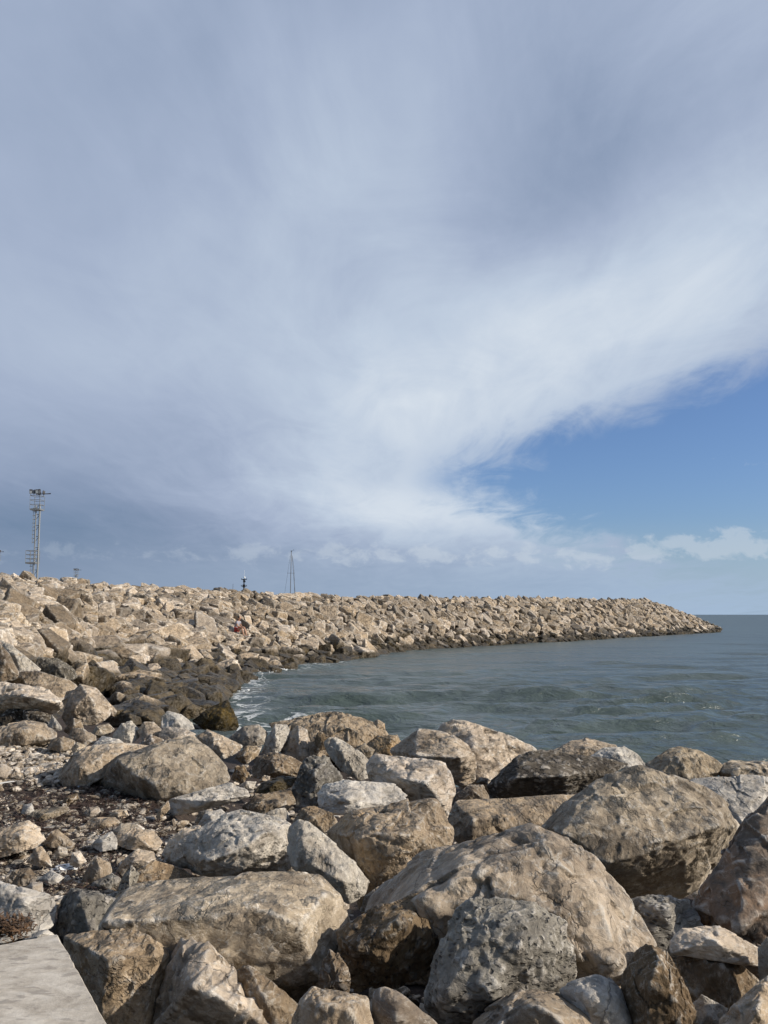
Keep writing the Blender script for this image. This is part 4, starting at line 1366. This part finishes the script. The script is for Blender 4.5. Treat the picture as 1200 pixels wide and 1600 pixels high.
# ------------------------------------------------------------------ the pale slab in the corner
ZS = 1.9


def on_slab(px, py):
    return at(px, py, (EYE - ZS) / tan_dn(py))


A = on_slab(92, 1457)
e1 = on_slab(170, 1600) - A
e2 = on_slab(0, 1474) - A
e1 /= np.linalg.norm(e1)
e2 /= np.linalg.norm(e2)
bm = bmesh.new()
n1_, n2_ = 130, 90
L1, L2 = 7.5, 5.0
us_ = [L1 * (i / n1_) ** 1.0 for i in range(n1_ + 1)]
vs_ = [L2 * (j / n2_) for j in range(n2_ + 1)]
loop = []
c4 = [A, A + e1 * L1, A + e1 * L1 + e2 * L2, A + e2 * L2]
ring = []
for a, b_ in zip(c4, c4[1:] + c4[:1]):
    m_ = 160
    for k_ in range(m_):
        ring.append(a + (b_ - a) * k_ / m_)
ring = np.array(ring)
jit = 0.020 * fbm(ring / 0.16, 88, 4, 0.6)
cen = ring.mean(0)
dirn = (cen - ring)
dirn /= np.linalg.norm(dirn, axis=1)[:, None]
top_ = ring + dirn * (0.012 + np.abs(jit)[:, None])
mid_ = ring + dirn * np.abs(jit)[:, None] * 0.6 - np.array((0, 0, 0.012))
bot_ = ring + dirn * (0.01 + np.abs(jit)[:, None]) - np.array((0, 0, 0.42))
vt = [bm.verts.new(p) for p in top_]
vm_ = [bm.verts.new(p) for p in mid_]
vb = [bm.verts.new(p) for p in bot_]
bm.faces.new(vt)
bm.faces.new(vb[::-1])
n_ = len(vt)
for k_ in range(n_):
    q = (k_ + 1) % n_
    bm.faces.new((vt[k_], vm_[k_], vm_[q], vt[q]))
    bm.faces.new((vm_[k_], vb[k_], vb[q], vm_[q]))
bmesh.ops.recalc_face_normals(bm, faces=bm.faces)
bmesh.ops.translate(bm, verts=bm.verts, vec=-Vector(A))
me = bpy.data.meshes.new('concrete_slab')
bm.to_mesh(me)
bm.free()
slab_m, t, b = new_mat('pale_slab_stone')
P = t.node('ShaderNodeTexCoord').outputs['Object']
Pm = t.vm('MULTIPLY', P, (1.0, 2.0, 1.0))
blot = t.noise(Pm, 4.5, 6, 0.6, 0.8)
grain = t.noise(P, 26, 8, 0.75)
blot2 = t.noise(t.vm('MULTIPLY', P, (3.0, 8.0, 3.0)), 2.4, 4, 0.55, 0.3)
c = t.ramp(t.m('MULTIPLY_ADD', grain, 0.35, t.m('MULTIPLY', blot, 0.65)), [(0.36, (0.320, 0.275, 0.218)), (0.5, (0.475, 0.420, 0.345)), (0.62, (0.600, 0.545, 0.462))])
c = t.mix(t.m('MULTIPLY', t.step(blot2, 0.56, 0.62), 0.6), c, (0.245, 0.215, 0.180))
c = t.mix(t.m('MULTIPLY', t.step(t.vor(P, 7.0), 0.10, 0.05), 0.5), c, (0.20, 0.175, 0.15))
t.L.new(c, b.inputs['Base Color'])
b.inputs['Roughness'].default_value = 0.8
bp = t.node('ShaderNodeBump')
bp.inputs['Distance'].default_value = 0.008
t.L.new(t.m('MULTIPLY_ADD', grain, 0.6, t.m('MULTIPLY', blot2, 0.8)), bp.inputs['Height'])
t.L.new(bp.outputs[0], b.inputs['Normal'])
me.materials.append(slab_m)
tag(link('concrete_slab', me, loc=A), 'pale smooth concrete slab in the bottom corner beside the ochre block', 'slab')


# ------------------------------------------------------------------ mesh helpers for made things
def bm_box(bm, c, s, rot=None):
    M = Matrix.Translation(c) @ (rot.to_4x4() if rot is not None else Matrix.Identity(4)) @ Matrix.Diagonal((*s, 1))
    bmesh.ops.create_cube(bm, size=1.0, matrix=M)


def bm_rod(bm, a, b_, r0, r1=None, seg=8):
    a, b_ = Vector(a), Vector(b_)
    d = b_ - a
    M = Matrix.Translation((a + b_) / 2) @ d.to_track_quat('Z', 'Y').to_matrix().to_4x4()
    bmesh.ops.create_cone(bm, cap_ends=True, segments=seg, radius1=r0, radius2=r0 if r1 is None else r1, depth=d.length, matrix=M)


def part(name, build, mat, parent=None, smooth=False):
    bm = bmesh.new()
    build(bm)
    me = bpy.data.meshes.new(name)
    bm.to_mesh(me)
    bm.free()
    for p in me.polygons:
        p.use_smooth = smooth
    me.materials.append(mat)
    return link(name, me, parent)


def thing(name, loc, label, cat, group=None):
    o = bpy.data.objects.new(name, None)
    COL.objects.link(o)
    o.location = loc
    return tag(o, label, cat, group)


steel = flat_mat('galvanised_steel', (0.21, 0.22, 0.225), 0.55, 0.35)
dkmetal = flat_mat('dark_lamp_housing', (0.05, 0.05, 0.055), 0.5, 0.2)
glassm = flat_mat('lamp_glass', (0.30, 0.33, 0.36), 0.15)
black = flat_mat('black_paint', (0.018, 0.018, 0.022), 0.4)
whitep = flat_mat('white_paint', (0.78, 0.78, 0.76), 0.35, vary=.04)
alum = flat_mat('mast_aluminium', (0.16, 0.17, 0.19), 0.4, 0.4)
wire = flat_mat('rigging_wire', (0.10, 0.11, 0.13), 0.4, 0.4)


# ---- floodlight masts on the quay behind the breakwater (20 m)
def flood_mast(loc, label):
    t = thing('floodlight_mast', loc, label, 'mast', 'floodlight masts behind the breakwater')
    t.scale = (0.68, 0.68, 1.0)
    t.rotation_euler = (0, -0.021, 0)

    def pole(bm):
        bm_rod(bm, (-0.40, 0, 0), (-0.40, 0, 17.6), .13, .12, 10)
        bm_rod(bm, (0.40, 0, 0), (0.40, 0, 17.6), .19, .17, 10)
        for z in np.arange(1, 17.5, 0.8):
            bm_rod(bm, (-.40, 0, z), (.40, 0, z + (.8 if int(z / .8) % 2 else 0)), .05, .05, 6)
    part('pole', pole, steel, t)

    def ladder(bm, z0, z1, dx_=-0.85):
        for y in (-.0, ):
            bm_rod(bm, (dx_, 0, z0), (dx_ + .1, 0, z1), .045)
            bm_rod(bm, (dx_ + .42, 0, z0), (dx_ + .46, 0, z1), .045)
        for z in np.arange(z0 + .2, z1, 0.55):
            bm_rod(bm, (dx_ - .04, 0, z), (dx_ + .5, 0, z), .04)
            bm_rod(bm, (dx_ - .04, -.3, z), (dx_ - .04, .3, z), .03)
    part('ladder', lambda bm: ladder(bm, 0.3, 9.2, -1.15), steel, t)
    part('ladder', lambda bm: ladder(bm, 12.0, 17.2, -.95), steel, t)

    def plat(bm, x0, x1, z, d=1.1):
        bm_box(bm, ((x0 + x1) / 2, 0, z), (x1 - x0, d * 2, .22))

    def rail(bm, x0, x1, z, d=1.1, h=2.0):
        xs = np.linspace(x0, x1, 3)
        for x in xs:
            for y in (-d, d):
                bm_rod(bm, (x, y, z), (x, y, z + h), .045)
        for hh in (.35, .68, 1.0):
            for y in (-d, d):
                bm_rod(bm, (x0, y, z + h * hh), (x1, y, z + h * hh), .04)
            for x in (x0, x1):
                bm_rod(bm, (x, -d, z + h * hh), (x, d, z + h * hh), .04)
    part('platform', lambda bm: plat(bm, -1.75, 0.3, 9.2), steel, t)
    part('railing', lambda bm: rail(bm, -1.75, 0.3, 9.2, 1.0, 1.75), steel, t)
    part('platform', lambda bm: plat(bm, -1.25, 0.85, 16.9), steel, t)
    part('railing', lambda bm: rail(bm, -1.25, 0.85, 16.9, 1.1, 2.0), steel, t)
    for (x, y, rz, tilt) in ((-1.2, -1.0, .3, .5), (-.7, -.6, -.4, .4), (-.3, 1.0, 2.8, .4), (.1, -1.0, .2, .35), (.45, -.9, -.3, .6), (.75, .8, 2.2, .35)):
        R3 = Matrix.Rotation(rz, 3, 'Z') @ Matrix.Rotation(tilt, 3, 'X')
        f = part('floodlight', lambda bm: (bm_box(bm, (x, y, 19.45), (.56, .36, .50), R3), bm_rod(bm, (x, y, 18.9), (x, y, 19.3), .05),
                                           bm_box(bm, Vector((x, y, 19.45)) + R3 @ Vector((0, .22, .12)), (.62, .10, .30), R3)), dkmetal, t)
        part('lens', lambda bm: bm_box(bm, Vector((x, y, 19.45)) + R3 @ Vector((0, -.195, 0)), (.48, .03, .42), R3), glassm, f)
    part('lightning_arm', lambda bm: (bm_box(bm, (1.0, 0, 19.2), (3.2, .09, .12)), bm_rod(bm, (1.6, 0, 19.2), (2.6, 0, 19.25), .06)), dkmetal, t)
    return t


for (px, Y, lab) in ((57, 110.0, 'tall steel floodlight mast with a ladder and two railed platforms above the breakwater'),
                     (-4, 214.0, 'floodlight mast showing only its lamp arm at the very edge of the photo'),
                     (121, 303.0, 'small distant floodlight mast of which only the lamp platform clears the breakwater')):
    p = at(px, 900, Y)
    flood_mast((p[0], Y, 1.6), lab)

# quay they stand on
qm = flat_mat('quay_concrete', (0.32, 0.30, 0.28), 0.85)
q0 = part('quay', lambda bm: bm_box(bm, (-115, 235, 0.2), (150, 340, 2.6)), qm)
tag(q0, kind='structure')
q0.name = 'pavement'

# ---- radar mast of a vessel
p = at(381, 922, 140.0)
YZ = p[2]
ves = thing('motor_yacht', (p[0], 140, 0), 'black radar mast with two cross arms of a motor yacht moored behind the breakwater', 'yacht', None)
hullz = np.array([(-9, 0, 2.2), (-8, 2.2, 2.2), (4, 2.2, 2.3), (10.5, 0, 2.9), (4, -2.2, 2.3), (-8, -2.2, 2.2)])


def hull(bm, pts, keel, mat=None):
    tops = [bm.verts.new(p) for p in pts]
    bots = [bm.verts.new((p[0] * .85, p[1] * .55, keel)) for p in pts]
    bm.faces.new(tops)
    bm.faces.new(bots[::-1])
    for k_ in range(len(pts)):
        q = (k_ + 1) % len(pts)
        bm.faces.new((tops[k_], bots[k_], bots[q], tops[q]))
    bmesh.ops.recalc_face_normals(bm, faces=bm.faces)


part('hull', lambda bm: hull(bm, hullz, -.6), whitep, ves)
part('cabin', lambda bm: (bm_box(bm, (-1, 0, 2.9), (9, 3.2, 1.4)), bm_box(bm, (-1.6, 0, 3.9), (5.5, 2.8, .7))), whitep, ves)
zt = YZ
mst = part('radar_mast', lambda bm: (bm_rod(bm, (0, 0, 3.9), (0, 0, zt + 1.9), .16, .10), bm_box(bm, (0, 0, zt + .75), (.45, .3, .5)), bm_box(bm, (0.05, 0, zt + 1.55), (.42, .3, .28))), black, ves)


def arm(bm, z, w_, h_):
    bm_box(bm, (0, 0, z), (w_, .18, .12))
    for s_ in (-1, 1):
        bm_rod(bm, (s_ * w_ / 2, 0, z), (s_ * w_ / 2, 0, z + .22), .05)
    bm_rod(bm, (0, 0, z - .3), (0, 0, z + .1), .14, .24)


part('cross_arm', lambda bm: arm(bm, zt + 0.72, .98, .1), black, mst)
part('cross_arm', lambda bm: arm(bm, zt + 1.92, .95, .1), black, mst)
part('radar_dome', lambda bm: bmesh.ops.create_uvsphere(bm, u_segments=14, v_segments=8, radius=.17, matrix=Matrix.Translation((.08, 0, zt + 2.28))), whitep, mst, True)
part('satellite_dome', lambda bm: bmesh.ops.create_uvsphere(bm, u_segments=14, v_segments=8, radius=.26, matrix=Matrix.Translation((.25, -.3, zt + .05))), whitep, ves, True)
part('aerial', lambda bm: bm_rod(bm, (.02, 0, zt + 2.1), (.03, 0, zt + 3.6), .022, .012, 6), whitep, mst)

p = at(363, 922, 140.0)
thin = thing('flagpole', (p[0], 140, 0), 'thin bare pole beside the black radar mast', 'pole')
part('shaft', lambda bm: bm_rod(bm, (0, 0, 0), (.1, 0, p[2] + 1.15), .045, .03, 6), wire, thin)
part('base', lambda bm: bm_rod(bm, (0, 0, -.4), (0, 0, .5), .2, .12, 8), wire, thin)

# ---- sailing boat behind the breakwater
p = at(453.5, 922, 150.0)
ztop = at(454.5, 861, 150.0)[2]
sb = thing('sailing_boat', (p[0], 150, 0), 'sailing boat moored behind the breakwater, only its tall bare mast and stays showing', 'boat')
part('hull', lambda bm: hull(bm, [(-5, 0, 1.1), (-4.5, 1.4, 1.1), (1.5, 1.7, 1.15), (6, 0, 1.45), (1.5, -1.7, 1.15), (-4.5, -1.4, 1.1)], -.5), whitep, sb)
part('cabin', lambda bm: bm_box(bm, (0, 0, 1.35), (4.0, 1.9, .55)), whitep, sb)
mast = part('mast', lambda bm: (bm_rod(bm, (0, 0, 1), (.1, 0, ztop), .085, .075, 10), bm_box(bm, (.12, 0, ztop), (.28, .16, .14))), alum, sb)
zs = at(454, 895.5, 150.0)[2]
part('spreader', lambda bm: (bm_rod(bm, (-.65, 0, zs), (.8, 0, zs), .03)), alum, mast)
part('wind_vane', lambda bm: (bm_rod(bm, (.15, 0, ztop), (.5, 0, ztop + .2), .02), bm_box(bm, (.52, 0, ztop + .22), (.16, .03, .1))), alum, mast)
zm = at(454, 868, 150.0)[2]
part('furled_sail', lambda bm: bm_rod(bm, (1.5, 0, 1.6), (.28, 0, zm), .10, .04, 8), alum, sb)
part('stay', lambda bm: bm_rod(bm, (-1.9, 0, 1.2), (-.1, 0, zm), .022, .022, 5), wire, sb)
part('stay', lambda bm: (bm_rod(bm, (.75, 0, 1.2), (.8, 0, zs), .018, .018, 5), bm_rod(bm, (.8, 0, zs), (.3, 0, zm), .018, .018, 5)), wire, sb)

# ---- small things on the beach
p = at(130, 1229, Yof(130, 1229))
can = thing('drink_can', (p[0], p[1], ground_z(p[0], p[1]) + .05), 'crushed silver drink can lying in the shade of the large grey boulder', 'can')
canm = flat_mat('bare_aluminium', (0.55, 0.58, 0.62), 0.28, 0.8)
cand_ = flat_mat('can_print', (0.05, 0.07, 0.09), 0.35, 0.3)
dirc = Vector((.9, .35, .12)).normalized()


def canb(bm, a, b_, r0, r1):
    bm_rod(bm, dirc * a, dirc * b_, r0, r1, 20)


part('body', lambda bm: canb(bm, -.055, .06, .048, .048), cand_, can, True)
part('shoulder', lambda bm: (canb(bm, .06, .085, .048, .036), canb(bm, .085, .09, .038, .038)), canm, can)
part('base', lambda bm: canb(bm, -.075, -.055, .036, .048), canm, can)

p = at(100, 1352, Yof(100, 1352))
bm = bmesh.new()
bmesh.ops.create_icosphere(bm, subdivisions=4, radius=.1)
me = bpy.data.meshes.new('litter')
for v in bm.verts:
    w_ = np.array([v.co[:]])
    v.co *= 1 + 0.9 * float(facet(w_ / .05, 5, 1.0, .4, .2)[0]) * .6
    v.co.z = v.co.z * .42 + .03
bm.to_mesh(me)
bm.free()
me.materials.append(whitep)
tag(link('litter', me, loc=(p[0], p[1], ground_z(p[0], p[1]))), 'crumpled white piece of litter between the beach rocks', 'litter')
p = at(8, 1226, Yof(8, 1226))
st_ = part('stick', lambda bm: (bm_rod(bm, (-.12, -.04, .05), (.0, .0, .07), .010, .009, 6), bm_rod(bm, (0, 0, .07), (.12, .05, .075), .009, .006, 6)), whitep)
st_.location = (p[0], p[1], ground_z(p[0], p[1]) + .02)
tag(st_, 'thin white bleached stick on the seaweed by the edge of the photo', 'stick')

# ---- splash where the swell meets the corner of the breakwater
fmw = flat_mat('sea_foam', (0.78, 0.80, 0.80), 0.9, vary=.06)
VV, FF = [], []
off = 0
for (px, py, n, s_) in ((396, 1052, 300, .38), (403, 1055, 90, .45), (379, 1083, 20, .2), (437, 1047, 30, .3)):
    c = sea_at(px, py)
    for _ in range(n):
        V0, F0 = peb[r_.integers(8)]
        rr = abs(r_.normal(0, 1))
        pos = c + np.array((r_.normal(0, s_), r_.normal(0, s_ * 1.2), abs(r_.normal(0, s_ * .30)) * math.exp(-rr * .3)))
        VV.append(V0 * r_.uniform(.02, .085) * np.array((1.3, 1.3, .8)) + pos)
        FF.append(F0 + off)
        off += len(V0)
tag(link('foam', make_mesh('foam', np.concatenate(VV), np.concatenate(FF), fmw, True)), 'white splash of foam where the waves break on the corner of the breakwater', 'foam', kind='stuff')

# ------------------------------------------------------------------ person sitting on the breakwater, seen side on, looking out to sea
skin = flat_mat('skin', (0.36, 0.20, 0.13), 0.6)
shirtm = flat_mat('shirt_cloth', (0.30, 0.29, 0.33), 0.85)
shortm = flat_mat('red_shorts_cloth', (0.26, 0.03, 0.025), 0.8)
hairm = flat_mat('dark_hair', (0.02, 0.015, 0.012), 0.7)
shoem = flat_mat('pale_shoe', (0.55, 0.52, 0.47), 0.7)
PY = 55.5
p = at(369, 989, PY)


def skinned(name, joints, bones, mat, parent, root=0, sub=2):
    me = bpy.data.meshes.new(name)
    me.from_pydata([j[:3] for j in joints], bones, [])
    o = link(name, me, parent)
    o.modifiers.new('Skin', 'SKIN')
    for v, j in zip(me.skin_vertices[0].data, joints):
        v.radius = (j[3], j[4] if len(j) > 4 else j[3])
        v.use_root = False
    me.skin_vertices[0].data[root].use_root = True
    o.modifiers.new('Subsurf', 'SUBSURF').levels = sub
    o.modifiers[-1].render_levels = sub
    me.materials.append(mat)
    return o


per = thing('person', (p[0], p[1], p[2]), 'person in a grey shirt and red shorts sitting on the breakwater boulders', 'person')
# local frame: x seaward (the way they face), z up, seat at the origin; shoulders along y
J = [(0, 0, .10, .14), (.00, 0, .24, .125), (.05, 0, .42, .135), (.12, 0, .54, .12), (.16, 0, .63, .055), (.19, 0, .70, .06), (.215, 0, .78, .085), (.21, 0, .86, .085), (.205, 0, .91, .05), (.30, 0, .765, .022)]
B = [(0, 1), (1, 2), (2, 3), (3, 4), (4, 5), (5, 6), (6, 7), (7, 8), (6, 9)]
for s_ in (-1, 1):
    n = len(J)
    J += [(.13, .17 * s_, .53, .062), (.20, .22 * s_, .30, .045), (.38, .16 * s_, .24, .036), (.46, .13 * s_, .22, .030)]
    B += [(3, n), (n, n + 1), (n + 1, n + 2), (n + 2, n + 3)]
    for f, (dy, L) in enumerate(((-.03, .075), (-.01, .085), (.01, .08), (.03, .065))):
        m_ = len(J)
        J += [(.49, .13 * s_ + dy, .215, .009), (.50 + L * .5, .13 * s_ + dy, .205, .008), (.50 + L * .8, .13 * s_ + dy, .18, .007)]
        B += [(n + 3, m_), (m_, m_ + 1), (m_ + 1, m_ + 2)]
    m_ = len(J)
    J += [(.475, .13 * s_ - .045 * s_, .225, .010), (.50, .13 * s_ - .07 * s_, .215, .008)]
    B += [(n + 3, m_), (m_, m_ + 1)]
    n = len(J)
    k_ = .03 * s_
    J += [(.06, .10 * s_, .09, .10), (.30, .12 * s_, .15 + k_, .075), (.47, .12 * s_, .19 + k_, .060), (.56 + k_, .12 * s_, -.03, .055), (.63 + k_, .12 * s_, -.24, .038),
          (.66 + k_, .12 * s_, -.29, .040), (.80 + k_, .13 * s_, -.315, .030)]
    B += [(0, n), (n, n + 1), (n + 1, n + 2), (n + 2, n + 3), (n + 3, n + 4), (n + 4, n + 5), (n + 5, n + 6)]
body = skinned('body', J, B, skin, per)
SJ = [(-.01, 0, .10, .155), (.00, 0, .24, .150), (.05, 0, .42, .158), (.12, 0, .54, .135), (.15, 0, .60, .075)]
SB = [(0, 1), (1, 2), (2, 3), (3, 4)]
for s_ in (-1, 1):
    n = len(SJ)
    SJ += [(.13, .18 * s_, .53, .085), (.175, .215 * s_, .40, .072)]
    SB += [(3, n), (n, n + 1)]
skinned('shirt', SJ, SB, shirtm, per)
HJ = [(0, 0, .08, .15)]
HB = []
for s_ in (-1, 1):
    n = len(HJ)
    HJ += [(.08, .10 * s_, .09, .115), (.28, .12 * s_, .15 + .03 * s_, .092)]
    HB += [(0, n), (n, n + 1)]
skinned('shorts', HJ, HB, shortm, per)
skinned('hair', [(.165, 0, .78, .095), (.175, 0, .86, .115), (.20, 0, .92, .095)], [(0, 1), (1, 2)], hairm, per)
for s_ in (-1, 1):
    k_ = .03 * s_
    skinned('shoe', [(.63 + k_, .12 * s_, -.305, .045), (.74 + k_, .125 * s_, -.32, .042), (.84 + k_, .13 * s_, -.325, .032)], [(0, 1), (1, 2)], shoem, per)
per.rotation_euler = (0, 0, -0.35)
per.scale = (1.15, 1.15, 1.15)
per.location.z += 0.15
